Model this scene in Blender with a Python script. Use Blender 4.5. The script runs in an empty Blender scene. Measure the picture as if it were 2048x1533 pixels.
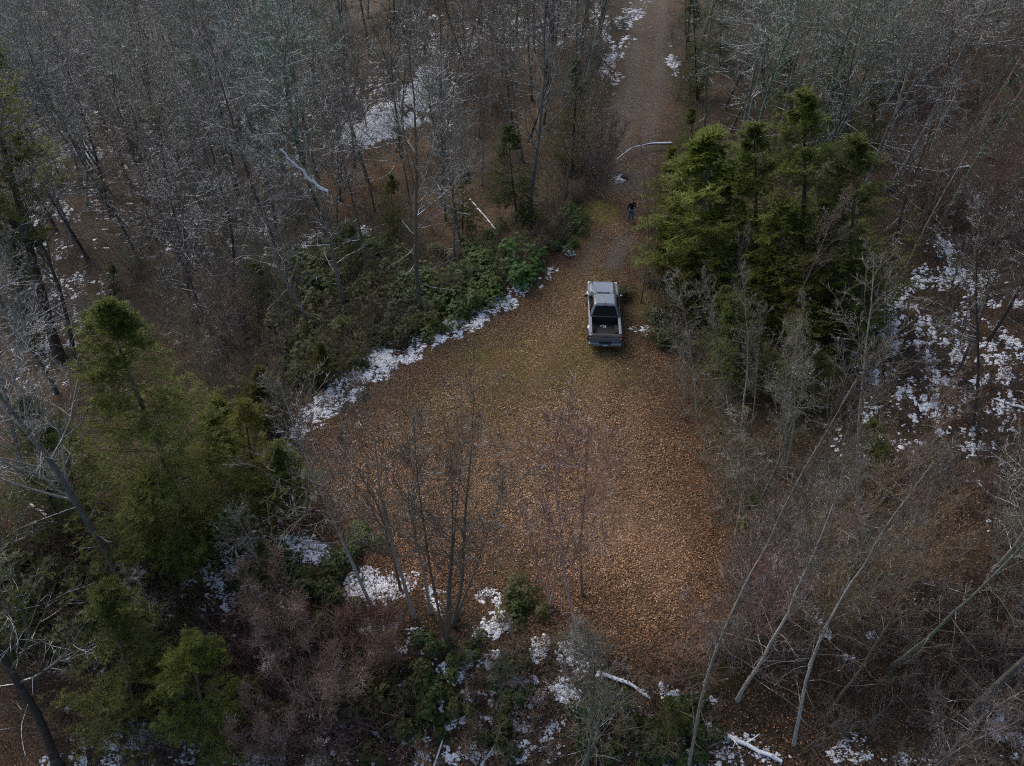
import bpy, bmesh, math, random
import numpy as np
from mathutils import Vector, Matrix, Quaternion
sc = bpy.context.scene
COL = sc.collection
rad = math.radians

# ------------------------------------------------------------------ camera
CAM_H = 24.0
PITCH = 43.0                       # degrees below the horizon
W, H, F = 2048.0, 1533.0, 1420.0   # photograph size and focal length in its pixels
cam = bpy.data.cameras.new('camera')
cam.sensor_width = 36.0
cam.lens = F / W * 36.0
cam.clip_start = 0.3
cam.clip_end = 3000
camo = bpy.data.objects.new('camera', cam)
camo.location = (0, 0, CAM_H)
camo.rotation_euler = (rad(90 - PITCH), 0, 0)
COL.objects.link(camo)
sc.camera = camo

# ------------------------------------------------------------------ sky, sun, exposure
SUN_EL, SUN_AZ = 42.0, -40.0       # azimuth from +Y, clockwise positive
world = bpy.data.worlds.new('World')
sc.world = world
world.use_nodes = True
wn = world.node_tree.nodes
bg = wn['Background']
sky = wn.new('ShaderNodeTexSky')
sky.sky_type = 'NISHITA'
sky.sun_disc = False
sky.sun_elevation = rad(SUN_EL)
sky.sun_rotation = rad(SUN_AZ)
sky.air_density = 1.0
sky.dust_density = 4.0
sky.ozone_density = 1.0
world.node_tree.links.new(sky.outputs[0], bg.inputs[0])
bg.inputs[1].default_value = 0.15
sun = bpy.data.lights.new('sun', 'SUN')
sun.energy = 1.0
sun.angle = rad(28)
sun.color = (1.0, 0.95, 0.89)
suno = bpy.data.objects.new('sun', sun)
sd = Vector((math.sin(rad(SUN_AZ)) * math.cos(rad(SUN_EL)), math.cos(rad(SUN_AZ)) * math.cos(rad(SUN_EL)), math.sin(rad(SUN_EL))))
suno.rotation_euler = (-sd).to_track_quat('-Z', 'Y').to_euler()
suno.location = (0, 0, 60)
COL.objects.link(suno)
vs = sc.view_settings
vs.view_transform = 'Standard'
vs.look = 'None'
vs.gamma = 1
vs.use_curve_mapping = False
vs.exposure = 0.46
sc.cycles.max_bounces = 5
sc.cycles.diffuse_bounces = 2
sc.cycles.glossy_bounces = 2
sc.cycles.transmission_bounces = 3
sc.cycles.transparent_max_bounces = 4
sc.cycles.use_denoising = False
sc.cycles.filter_width = 1.15

# ------------------------------------------------------------------ camera geometry helpers
cp, sp = math.cos(rad(PITCH)), math.sin(rad(PITCH))
def ray(px, py):
    """direction (array) of the view ray through a photo pixel"""
    px = np.asarray(px, float); py = np.asarray(py, float)
    a = (px - W / 2) / F
    b = -(py - H / 2) / F
    return np.stack([a, cp + b * sp, -sp + b * cp], -1)
def flat(px, py, z=0.0):
    d = ray(px, py)
    t = (z - CAM_H) / d[..., 2]
    return d * t[..., None] + np.array([0, 0, CAM_H])
def project(p):
    p = np.asarray(p, float) - np.array([0, 0, CAM_H])
    dep = p[..., 1] * cp - p[..., 2] * sp
    up = p[..., 1] * sp + p[..., 2] * cp
    return W / 2 + F * p[..., 0] / dep, H / 2 - F * up / dep, dep

# ------------------------------------------------------------------ layout of the ground
def inpoly(x, y, poly):
    x = np.asarray(x, float); y = np.asarray(y, float)
    r = np.zeros(x.shape, bool)
    n = len(poly)
    for i in range(n):
        x0, y0 = poly[i]; x1, y1 = poly[(i + 1) % n]
        if y0 == y1: continue
        c = ((y0 > y) != (y1 > y)) & (x < (x1 - x0) * (y - y0) / (y1 - y0) + x0)
        r ^= c
    return r
def segdist(x, y, line, closed=False):
    d = np.full(np.shape(x), 1e9)
    n = len(line)
    for i in range(n if closed else n - 1):
        x0, y0 = line[i]; x1, y1 = line[(i + 1) % n]
        dx, dy = x1 - x0, y1 - y0
        t = np.clip(((x - x0) * dx + (y - y0) * dy) / (dx * dx + dy * dy + 1e-9), 0, 1)
        d = np.minimum(d, np.hypot(x - x0 - t * dx, y - y0 - t * dy))
    return d
CLEAR_PX = [(1165, 470), (1100, 545), (1010, 610), (930, 665), (850, 710), (760, 765), (680, 830), (600, 890), (560, 950),
            (590, 1040), (700, 1110), (800, 1160), (960, 1185), (1100, 1215), (1250, 1290), (1390, 1330), (1450, 1250),
            (1460, 1120), (1420, 980), (1385, 860), (1330, 760), (1290, 680), (1262, 600), (1275, 470)]
ROAD_PX = [(1160, 480), (1200, 400), (1215, 330), (1190, 260), (1195, 232), (1225, 190), (1252, 110), (1262, 50), (1285, -40),
           (1385, -40), (1342, 30), (1335, 120), (1342, 190), (1348, 240), (1318, 320), (1295, 400), (1276, 480)]
CLEAR = [tuple(p[:2]) for p in flat(*np.array(CLEAR_PX).T)]
ROAD = [tuple(p[:2]) for p in flat(*np.array(ROAD_PX).T)]
def sstep(a, b, x):
    t = np.clip((x - a) / (b - a), 0, 1)
    return t * t * (3 - 2 * t)
def lumps(x, y):
    z = 0.0
    r = np.random.RandomState(5)
    for k, (wl, am) in enumerate([(31, .8), (17, .45), (9, .22), (4.7, .10), (2.3, .045), (1.1, .02)]):
        for j in range(3):
            a = r.rand() * 6.283; ph = r.rand() * 6.283
            z = z + am * 0.6 * np.sin((x * math.cos(a) + y * math.sin(a)) * 6.283 / wl + ph)
    return z
def height_raw(x, y):
    inside = inpoly(x, y, CLEAR) | inpoly(x, y, ROAD)
    d = np.minimum(segdist(x, y, CLEAR, True), segdist(x, y, ROAD, True))
    d = np.where(inside, 0, d)
    xc = np.interp(y, [0, 14, 25, 40, 60, 100, 200], [0.5, 1, 2.5, 6.5, 9.5, 17, 34])
    side = x - xc
    left = sstep(2, -8, side); right = sstep(-2, 8, side)
    front = sstep(15, 9, y)
    dl = np.minimum(d, 70)
    z = -left * (0.05 * dl + 0.13 * np.maximum(dl - 3.5, 0)) * (1 - 0.5 * front)
    z = z + right * (0.06 * dl + 0.12 * np.maximum(np.minimum(dl, 60) - 2, 0)) * (1 - front)
    z = z - front * 0.30 * np.minimum(d, 30)
    z = z + lumps(x, y) * sstep(0.5, 9, d) + 0.03 * np.sin(x * 1.3) * np.cos(y * 0.9)
    z = z + 0.05 * sstep(0.2, 1.2, d)
    return z
GX0, GY0, GS = -130.0, -40.0, 0.5
gx = np.arange(GX0, 130.01, GS); gy = np.arange(GY0, 180.01, GS)
GRID = height_raw(*np.meshgrid(gx, gy))
def hgt(x, y):
    fx = np.clip((np.asarray(x, float) - GX0) / GS, 0, len(gx) - 1.001); fy = np.clip((np.asarray(y, float) - GY0) / GS, 0, len(gy) - 1.001)
    i = fx.astype(int); j = fy.astype(int); a = fx - i; b = fy - j
    return (GRID[j, i] * (1 - a) * (1 - b) + GRID[j, i + 1] * a * (1 - b) + GRID[j + 1, i] * (1 - a) * b + GRID[j + 1, i + 1] * a * b)
def at(px, py):
    """the point of the ground seen at a photo pixel"""
    d = ray(px, py)
    sh = d.shape[:-1]
    d = d.reshape(-1, 3)
    t = np.full(len(d), 8.0); lo = t.copy()
    act = np.arange(len(d))
    for _ in range(200):
        p = d[act] * t[act][:, None]
        below = p[:, 2] + CAM_H <= hgt(p[:, 0], p[:, 1])
        act = act[~below]
        if len(act) == 0: break
        lo[act] = t[act]; t[act] += 0.8
    hi = t.copy()
    for _ in range(14):
        m = (lo + hi) / 2; p = d * m[:, None]
        b = p[:, 2] + CAM_H <= hgt(p[:, 0], p[:, 1])
        hi = np.where(b, m, hi); lo = np.where(b, lo, m)
    p = d * hi[:, None]; p[:, 2] = hgt(p[:, 0], p[:, 1])
    return p.reshape(sh + (3,))
def at1(px, py):
    return at(np.array([px]), np.array([py]))[0]

# ------------------------------------------------------------------ mesh helpers
def npmesh(name, V, quads=None, tris=None, mats=(), smooth=True, mi=None, vcol=None):
    me = bpy.data.meshes.new(name)
    V = np.asarray(V, np.float32).reshape(-1, 3)
    q = np.zeros((0, 4), np.int32) if quads is None else np.asarray(quads, np.int32).reshape(-1, 4)
    t = np.zeros((0, 3), np.int32) if tris is None else np.asarray(tris, np.int32).reshape(-1, 3)
    me.vertices.add(len(V)); me.vertices.foreach_set('co', V.ravel())
    nl = q.size + t.size
    me.loops.add(nl); me.loops.foreach_set('vertex_index', np.concatenate([q.ravel(), t.ravel()]))
    nf = len(q) + len(t)
    me.polygons.add(nf)
    ls = np.concatenate([np.arange(len(q)) * 4, q.size + np.arange(len(t)) * 3]).astype(np.int32)
    me.polygons.foreach_set('loop_start', ls)
    me.polygons.foreach_set('loop_total', np.concatenate([np.full(len(q), 4), np.full(len(t), 3)]).astype(np.int32))
    me.polygons.foreach_set('use_smooth', np.full(nf, bool(smooth)))
    for m in mats: me.materials.append(m)
    if mi is not None: me.polygons.foreach_set('material_index', np.asarray(mi, np.int32))
    if vcol:
        for k, c in vcol.items():
            c = np.asarray(c, np.float32)
            if c.ndim == 1:
                a = me.attributes.new(k, 'FLOAT', 'POINT'); a.data.foreach_set('value', c)
            else:
                a = me.attributes.new(k, 'FLOAT_COLOR', 'POINT')
                a.data.foreach_set('color', np.concatenate([c, np.ones((len(c), 1), np.float32)], 1).ravel())
    me.update(calc_edges=True)
    return me
def link(name, me, parent=None, label=None, cat=None, group=None, kind=None):
    o = bpy.data.objects.new(name, me)
    COL.objects.link(o)
    if parent is not None: o.parent = parent
    tag(o, label, cat, group, kind)
    return o
def tag(o, label=None, cat=None, group=None, kind=None):
    if label: o['label'] = label
    if cat: o['category'] = cat
    if group: o['group'] = group
    if kind: o['kind'] = kind
def empty(name, loc, label, cat, group=None):
    o = bpy.data.objects.new(name, None)
    o.location = loc
    o.empty_display_size = 0.3
    COL.objects.link(o)
    tag(o, label, cat, group)
    return o

# ------------------------------------------------------------------ materials
def mat(name):
    m = bpy.data.materials.new(name)
    m.use_nodes = True
    n = m.node_tree.nodes
    return m, n, m.node_tree.links, n['Principled BSDF']
def ramp(n, L, src, stops):
    r = n.new('ShaderNodeValToRGB')
    e = r.color_ramp.elements
    while len(e) < len(stops): e.new(0.5)
    for i, (p, c) in enumerate(stops):
        e[i].position = p; e[i].color = (*c, 1) if len(c) == 3 else c
    L.new(src, r.inputs[0])
    return r.outputs[0]
def noise(n, L, vec, scale, detail=3, rough=0.6, dist=0.0):
    t = n.new('ShaderNodeTexNoise')
    t.inputs['Scale'].default_value = scale; t.inputs['Detail'].default_value = detail
    t.inputs['Roughness'].default_value = rough; t.inputs['Distortion'].default_value = dist
    if vec is not None: L.new(vec, t.inputs['Vector'])
    return t.outputs[0]
def mixc(n, L, fac, a, b, mode='MIX'):
    m = n.new('ShaderNodeMix'); m.data_type = 'RGBA'; m.blend_type = mode
    for s, v in ((m.inputs[0], fac), (m.inputs[6], a), (m.inputs[7], b)):
        if hasattr(v, 'links'): L.new(v, s)
        elif isinstance(v, (int, float)): s.default_value = v
        else: s.default_value = (*v, 1)
    return m.outputs[2]
def math_(n, L, op, a, b=None, clamp=False):
    m = n.new('ShaderNodeMath'); m.operation = op; m.use_clamp = clamp
    for s, v in ((m.inputs[0], a), (m.inputs[1], b)):
        if v is None: continue
        if hasattr(v, 'links'): L.new(v, s)
        else: s.default_value = v
    return m.outputs[0]
def attr(n, name, out='Color'):
    a = n.new('ShaderNodeAttribute'); a.attribute_name = name
    return a.outputs[out]
def bump(n, L, P, h, strength=0.5, dist=0.02):
    b = n.new('ShaderNodeBump'); b.inputs['Strength'].default_value = strength; b.inputs['Distance'].default_value = dist
    L.new(h, b.inputs['Height']); L.new(b.outputs[0], P.inputs['Normal'])

def m_ground():
    m, n, L, P = mat('leaf_litter_ground')
    g = n.new('ShaderNodeNewGeometry').outputs['Position']
    v = n.new('ShaderNodeTexVoronoi'); v.inputs['Scale'].default_value = 19; v.inputs['Randomness'].default_value = 1
    L.new(g, v.inputs['Vector'])
    leafc = ramp(n, L, math_(n, L, 'FRACT', math_(n, L, 'MULTIPLY', v.outputs['Color'], 3.0)),
                 [(0, (.022, .013, .008)), (.25, (.066, .038, .021)), (.55, (.135, .078, .042)), (.82, (.21, .130, .072)), (1, (.34, .24, .15))])
    big = noise(n, L, g, 0.35, 5, 0.62)
    leafc = mixc(n, L, ramp(n, L, big, [(.35, (.45, .45, .45)), (.65, (0, 0, 0))]), leafc, (.050, .026, .014))
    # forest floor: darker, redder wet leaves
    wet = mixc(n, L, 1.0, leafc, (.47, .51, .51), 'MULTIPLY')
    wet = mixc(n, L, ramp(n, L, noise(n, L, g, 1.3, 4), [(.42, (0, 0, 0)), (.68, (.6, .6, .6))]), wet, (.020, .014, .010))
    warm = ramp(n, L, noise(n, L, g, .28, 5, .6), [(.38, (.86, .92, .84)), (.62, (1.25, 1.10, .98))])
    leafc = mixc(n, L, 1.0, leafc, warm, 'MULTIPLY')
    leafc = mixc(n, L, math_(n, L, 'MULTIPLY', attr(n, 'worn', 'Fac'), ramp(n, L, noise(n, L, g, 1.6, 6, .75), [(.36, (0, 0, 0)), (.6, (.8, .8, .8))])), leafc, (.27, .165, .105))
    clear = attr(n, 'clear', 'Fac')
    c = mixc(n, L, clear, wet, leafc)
    # moss and thin grass
    gr = math_(n, L, 'MULTIPLY', attr(n, 'grass', 'Fac'), ramp(n, L, noise(n, L, g, 2.4, 6, .75), [(.38, (0, 0, 0)), (.62, (1, 1, 1))]))
    mossc = ramp(n, L, noise(n, L, g, 9, 3), [(.3, (.055, .052, .014)), (.7, (.19, .17, .035))])
    c = mixc(n, L, gr, c, mossc)
    # bare gravel wheel tracks
    rd = math_(n, L, 'MULTIPLY', attr(n, 'track', 'Fac'), ramp(n, L, noise(n, L, g, 3.2, 6, .7), [(.3, (0, 0, 0)), (.56, (1, 1, 1))]))
    grav = ramp(n, L, noise(n, L, g, 22, 4, .7), [(.3, (.060, .052, .045)), (.7, (.165, .145, .125))])
    c = mixc(n, L, rd, c, grav)
    # thin snow lying between leaves, where the attribute allows
    s = math_(n, L, 'ADD', noise(n, L, g, 9, 6, .78), attr(n, 'snow', 'Fac'))
    sn = ramp(n, L, s, [(.93, (0, 0, 0)), (1.0, (1, 1, 1))])
    c = mixc(n, L, sn, c, (.74, .77, .82))
    L.new(c, P.inputs['Base Color'])
    P.inputs['Roughness'].default_value = 0.85
    P.inputs['Specular IOR Level'].default_value = 0.25
    bump(n, L, P, math_(n, L, 'ADD', v.outputs['Distance'], noise(n, L, g, 30, 3)), .8, .05)
    return m
def m_leaf():
    m, n, L, P = mat('fallen_leaf')
    L.new(attr(n, 'tint'), P.inputs['Base Color'])
    P.inputs['Roughness'].default_value = .6
    P.inputs['Specular IOR Level'].default_value = .35
    return m
def m_bark(name, base, snow=0.0, lichen=.4):
    m, n, L, P = mat(name)
    tc = n.new('ShaderNodeTexCoord').outputs['Object']
    oi = n.new('ShaderNodeObjectInfo')
    mp = n.new('ShaderNodeMapping'); mp.inputs['Scale'].default_value = (1, 1, .18); L.new(tc, mp.inputs[0])
    f = noise(n, L, mp.outputs[0], 22, 5, .7)
    c = ramp(n, L, f, [(.3, tuple(b * .38 for b in base)), (.52, base), (.75, tuple(min(1, b * 1.7) for b in base))])
    g = n.new('ShaderNodeNewGeometry')
    li = ramp(n, L, noise(n, L, g.outputs['Position'], 3.1, 5, .75), [(.5, (0, 0, 0)), (.62, (lichen,) * 3)])
    c = mixc(n, L, li, c, (.24, .25, .215))
    c = mixc(n, L, 1.0, c, oi.outputs['Color'], 'MULTIPLY')
    if snow > 0:
        sx = n.new('ShaderNodeSeparateXYZ'); L.new(g.outputs['Normal'], sx.inputs[0])
        up = math_(n, L, 'ADD', sx.outputs[2], math_(n, L, 'MULTIPLY', noise(n, L, g.outputs['Position'], 1.6, 5, .8), 1.6))
        th = 1.95 - snow
        sn = ramp(n, L, math_(n, L, 'SUBTRACT', up, th - .5), [(.5, (0, 0, 0)), (.56, (1, 1, 1))])
        c = mixc(n, L, sn, c, (.72, .75, .80))
    L.new(c, P.inputs['Base Color'])
    P.inputs['Roughness'].default_value = .9
    P.inputs['Specular IOR Level'].default_value = .2
    bump(n, L, P, f, .7, .02)
    return m
def m_foliage(name, a, b, c3, rough=.55, trans=.25, nscale=.9):
    m, n, L, P = mat(name)
    tc = n.new('ShaderNodeTexCoord').outputs['Object']
    oi = n.new('ShaderNodeObjectInfo')
    c = ramp(n, L, noise(n, L, tc, nscale, 6, .72), [(.3, a), (.52, b), (.72, c3)])
    c = mixc(n, L, 1.0, c, oi.outputs['Color'], 'MULTIPLY')
    L.new(c, P.inputs['Base Color'])
    P.inputs['Roughness'].default_value = rough
    P.inputs['Specular IOR Level'].default_value = .3
    tr = n.new('ShaderNodeBsdfTranslucent'); L.new(c, tr.inputs[0])
    mx = n.new('ShaderNodeMixShader'); mx.inputs[0].default_value = trans + .2
    L.new(P.outputs[0], mx.inputs[1]); L.new(tr.outputs[0], mx.inputs[2])
    L.new(mx.outputs[0], n['Material Output'].inputs[0])
    return m
def m_attr(name, rough=.8):
    m, n, L, P = mat(name)
    L.new(attr(n, 'tint'), P.inputs['Base Color'])
    P.inputs['Roughness'].default_value = rough
    P.inputs['Specular IOR Level'].default_value = .2
    return m
def m_snow():
    m, n, L, P = mat('old_snow')
    g = n.new('ShaderNodeNewGeometry').outputs['Position']
    c = ramp(n, L, noise(n, L, g, 14, 4, .7), [(.30, (.36, .34, .31)), (.47, (.66, .68, .72)), (.7, (.82, .84, .88))])
    L.new(c, P.inputs['Base Color'])
    P.inputs['Roughness'].default_value = .6
    bump(n, L, P, noise(n, L, g, 30, 3), .5, .02)
    return m
def m_plain(name, col, rough=.5, metal=0, coat=0, spec=.5, nz=0, nscale=20):
    m, n, L, P = mat(name)
    P.inputs['Base Color'].default_value = (*col, 1)
    P.inputs['Roughness'].default_value = rough
    P.inputs['Metallic'].default_value = metal
    P.inputs['Coat Weight'].default_value = coat
    P.inputs['Specular IOR Level'].default_value = spec
    if nz:
        tc = n.new('ShaderNodeTexCoord').outputs['Object']
        f = noise(n, L, tc, nscale, 5, .7)
        L.new(ramp(n, L, f, [(.3, tuple(max(0, c * (1 - nz)) for c in col)), (.7, tuple(min(1, c * (1 + nz)) for c in col))]), P.inputs['Base Color'])
    return m
M_GROUND = m_ground(); M_LEAF = m_leaf(); M_SNOW = m_snow()
M_BARK = m_bark('tree_bark', (.130, .122, .112), snow=.45)
M_BARK2 = m_bark('sapling_bark', (.19, .18, .165), snow=.2, lichen=.6)
M_TWIG = m_bark('twig_bark', (.185, .180, .155), snow=.28, lichen=.8)
M_TWIG2 = m_bark('sapling_twig_bark', (.155, .135, .115), snow=.15, lichen=.4)
M_LOG = m_bark('snowy_log_bark', (.13, .105, .08), snow=.85)
M_EVBARK = m_bark('evergreen_bark', (.075, .058, .045), snow=0)
M_HEM = m_foliage('hemlock_needles', (.066, .080, .018), (.120, .142, .028), (.180, .198, .040))
M_PINE = m_foliage('pine_needles', (.062, .076, .016), (.118, .138, .026), (.180, .196, .042), nscale=.7)
M_RHO = m_foliage('laurel_leaves', (.050, .074, .020), (.095, .130, .036), (.165, .195, .055), rough=.4, nscale=1.6)
M_BRUSH = m_attr('brush_twigs')

# ------------------------------------------------------------------ ground
def stretch(a0, a1, n0, far0, far1, nf):
    core = np.linspace(a0, a1, n0)
    k = np.linspace(0, 1, nf + 1)[1:] ** 2.2
    return np.concatenate([(a0 + (far0 - a0) * k)[::-1], core, a1 + (far1 - a1) * k])
SNOW = [  # photo-pixel ellipses on the ground: x, y, rx, ry, density
 (1097,541,20,9,.8),(1068,563,26,13,1),(1040,578,22,14,1),(1000,606,30,16,1),(965,628,28,14,1),(930,647,32,17,1),(893,663,32,20,1),(850,680,32,20,.9),(812,694,36,28,1),(778,712,34,36,1),(745,733,36,34,1),
 (708,756,34,26,1),(680,782,30,30,1),(650,810,26,26,1),(625,838,26,26,1),(597,858,34,24,.8),(572,885,30,26,.9),(550,915,24,26,.5),(1141,508,7,5,2),(1128,498,10,6,.5),(730,462,16,10,1),
 (622,476,18,18,.8),(955,495,24,8,.4),(1236,358,16,8,.7),(1100,560,10,6,.5),
 (730,262,40,18,1.1),(775,238,36,16,1.1),(790,235,50,25,.9),(858,150,22,80,1.1),(780,180,70,60,.28),(700,285,50,25,.9),(735,265,60,16,1),(800,240,40,14,1),(690,320,30,30,.5),(870,110,30,40,.7),(840,40,60,20,.6),(835,190,34,30,.9),
 (930,110,30,22,.8),(1000,70,70,45,.6),(1085,92,60,12,1),(1120,50,50,50,.5),(1040,30,40,50,.4),(905,200,20,60,.4),(670,180,30,80,.3),
 (1228,110,20,26,1.2),(1222,140,18,26,1.2),(1212,85,14,22,1),(1252,100,12,26,1),(1232,170,20,20,.9),(1268,22,20,16,1),(1245,45,18,14,1),(1290,8,14,8,1),(1195,25,16,34,.7),(1210,60,10,20,.6),(1262,175,8,4,1),
 (1342,122,10,12,1.2),(1352,140,9,14,1.1),(1368,158,12,10,.6),(1340,100,5,12,.8),(1385,30,10,30,.4),
 (270,60,180,60,.45),(110,90,120,80,.3),(260,230,200,120,.33),(120,290,80,50,.6),(500,90,200,80,.3),(430,430,140,90,.4),(120,560,90,120,.35),(300,380,150,100,.3),(80,440,60,80,.4),(60,680,50,70,.4),(500,250,120,80,.3),(90,720,60,60,.4),(560,330,60,40,.5),(550,30,60,30,.5),(620,480,20,15,.8),
 (1890,500,34,26,.8),(1880,560,50,34,.6),(1960,570,50,30,.4),(2010,600,40,16,.9),(1800,610,34,34,.9),(1785,650,28,50,1.0),(1820,660,44,40,.8),(1880,660,60,40,.35),(1930,640,40,40,.4),(1960,690,60,40,.6),(1870,700,60,40,.5),(1900,740,80,30,.5),(2010,730,40,50,.7),
 (1800,740,40,30,.5),(1830,790,40,22,.9),(1795,790,14,24,1),(1845,805,26,14,1.2),(1900,790,60,40,.4),(1970,770,60,30,.6),(1790,830,60,30,.4),(1850,845,40,22,.6),(1945,860,60,34,.7),(2010,830,40,40,.7),(1880,900,60,30,.35),(1960,930,70,40,.35),(1740,740,26,24,.6),(1700,725,24,26,.6),(1740,810,24,20,.7),(1760,880,50,40,.4),(1700,860,40,50,.25),
 (1805,348,26,12,.9),(1690,395,30,18,.5),(1700,450,16,10,.6),(1680,690,14,16,.8),(1286,655,22,10,.7),(1300,665,14,8,.7),(1600,700,40,30,.2),
 (1550,1092,18,10,1),(1552,1138,18,16,.9),(1590,1190,17,14,.8),(1605,1205,12,10,.8),(1637,1233,14,14,1.6),(1658,1270,10,9,1.2),(1745,1270,9,10,1.5),(1845,1205,30,8,.5),(1697,1315,12,8,.8),(1890,1255,24,8,.4),(1950,1250,26,10,.3),(1990,1050,20,14,.6),
 (2000,1440,22,40,1),(2020,1490,26,26,.8),(1985,1420,20,16,.7),(1700,1500,40,30,.9),(1820,1520,50,12,.5),
 (590,1080,36,16,.8),(620,1105,40,20,1),(655,1120,40,18,1),(575,1120,40,16,.5),(730,1170,36,32,1.1),(765,1195,36,30,1),(705,1200,30,22,.9),(800,1160,30,30,.8),(868,1190,18,30,1),(885,1215,14,26,1),
 (980,1195,24,16,1),(990,1235,24,30,1.2),(975,1262,26,18,1.1),(1020,1255,18,20,.7),(1080,1290,18,20,1),(1075,1315,14,12,.9),(1130,1300,30,24,.6),(1160,1330,40,18,.6),(940,1330,50,22,1),(985,1320,22,18,1),(900,1350,30,18,.8),(810,1265,40,26,.6),(790,1300,24,14,.7),
 (1045,1360,26,26,.9),(870,1370,40,26,.5),(930,1430,60,40,.55),(1000,1400,40,30,.6),(1060,1400,34,20,.7),(1120,1370,28,16,.8),(1085,1460,60,26,.9),(1060,1500,60,30,.8),(940,1500,50,34,.7),(960,1425,22,40,.6),(1130,1395,30,18,.7),
 (1230,1370,18,14,1),(1250,1430,44,26,.8),(1275,1470,44,26,1),(1230,1480,20,20,.8),(1320,1500,60,30,.9),(1370,1510,40,24,1),(1340,1385,30,16,.8),(1395,1400,30,18,.6),(1200,1350,12,8,.9),(1470,1500,60,30,.9),(1540,1520,40,14,.9),(1420,1525,40,14,.8),
 (480,1130,70,46,.5),(430,1180,60,46,.45),(390,1220,60,40,.4),(500,1200,60,50,.4),(560,1220,60,40,.35),(530,1060,50,40,.4),(370,1160,40,40,.4),(480,1280,80,30,.35),(120,1050,30,20,.5),(110,1140,30,24,.7),(60,1070,40,30,.4),(180,1330,60,60,.4),(120,1370,50,50,.35),
 (230,1480,90,40,.7),(190,1520,80,20,.8),(90,1515,16,20,1),(330,1500,70,40,.7),(340,1460,60,24,.5),(470,1520,70,20,.7),(560,1500,60,40,.3),(640,1400,60,60,.2),(680,1290,60,60,.35),(740,1260,40,40,.5),(780,1380,60,60,.35),(820,1480,50,50,.5),(700,1500,60,40,.3),(30,1200,30,40,.25),(840,1320,30,20,.5)]
def snow_attr(x, y, z):
    u, v, dep = project(np.stack([x, y, z], -1))
    s = np.zeros(len(x))
    ok = dep > 1
    for (a, b, c, d, e) in SNOW:
        q = ((u - a) / c) ** 2 + ((v - b) / d) ** 2
        s = np.maximum(s, np.where(ok, min(e, 1.1) * np.clip(1.45 - q, 0, 1), 0))
    return s
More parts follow.
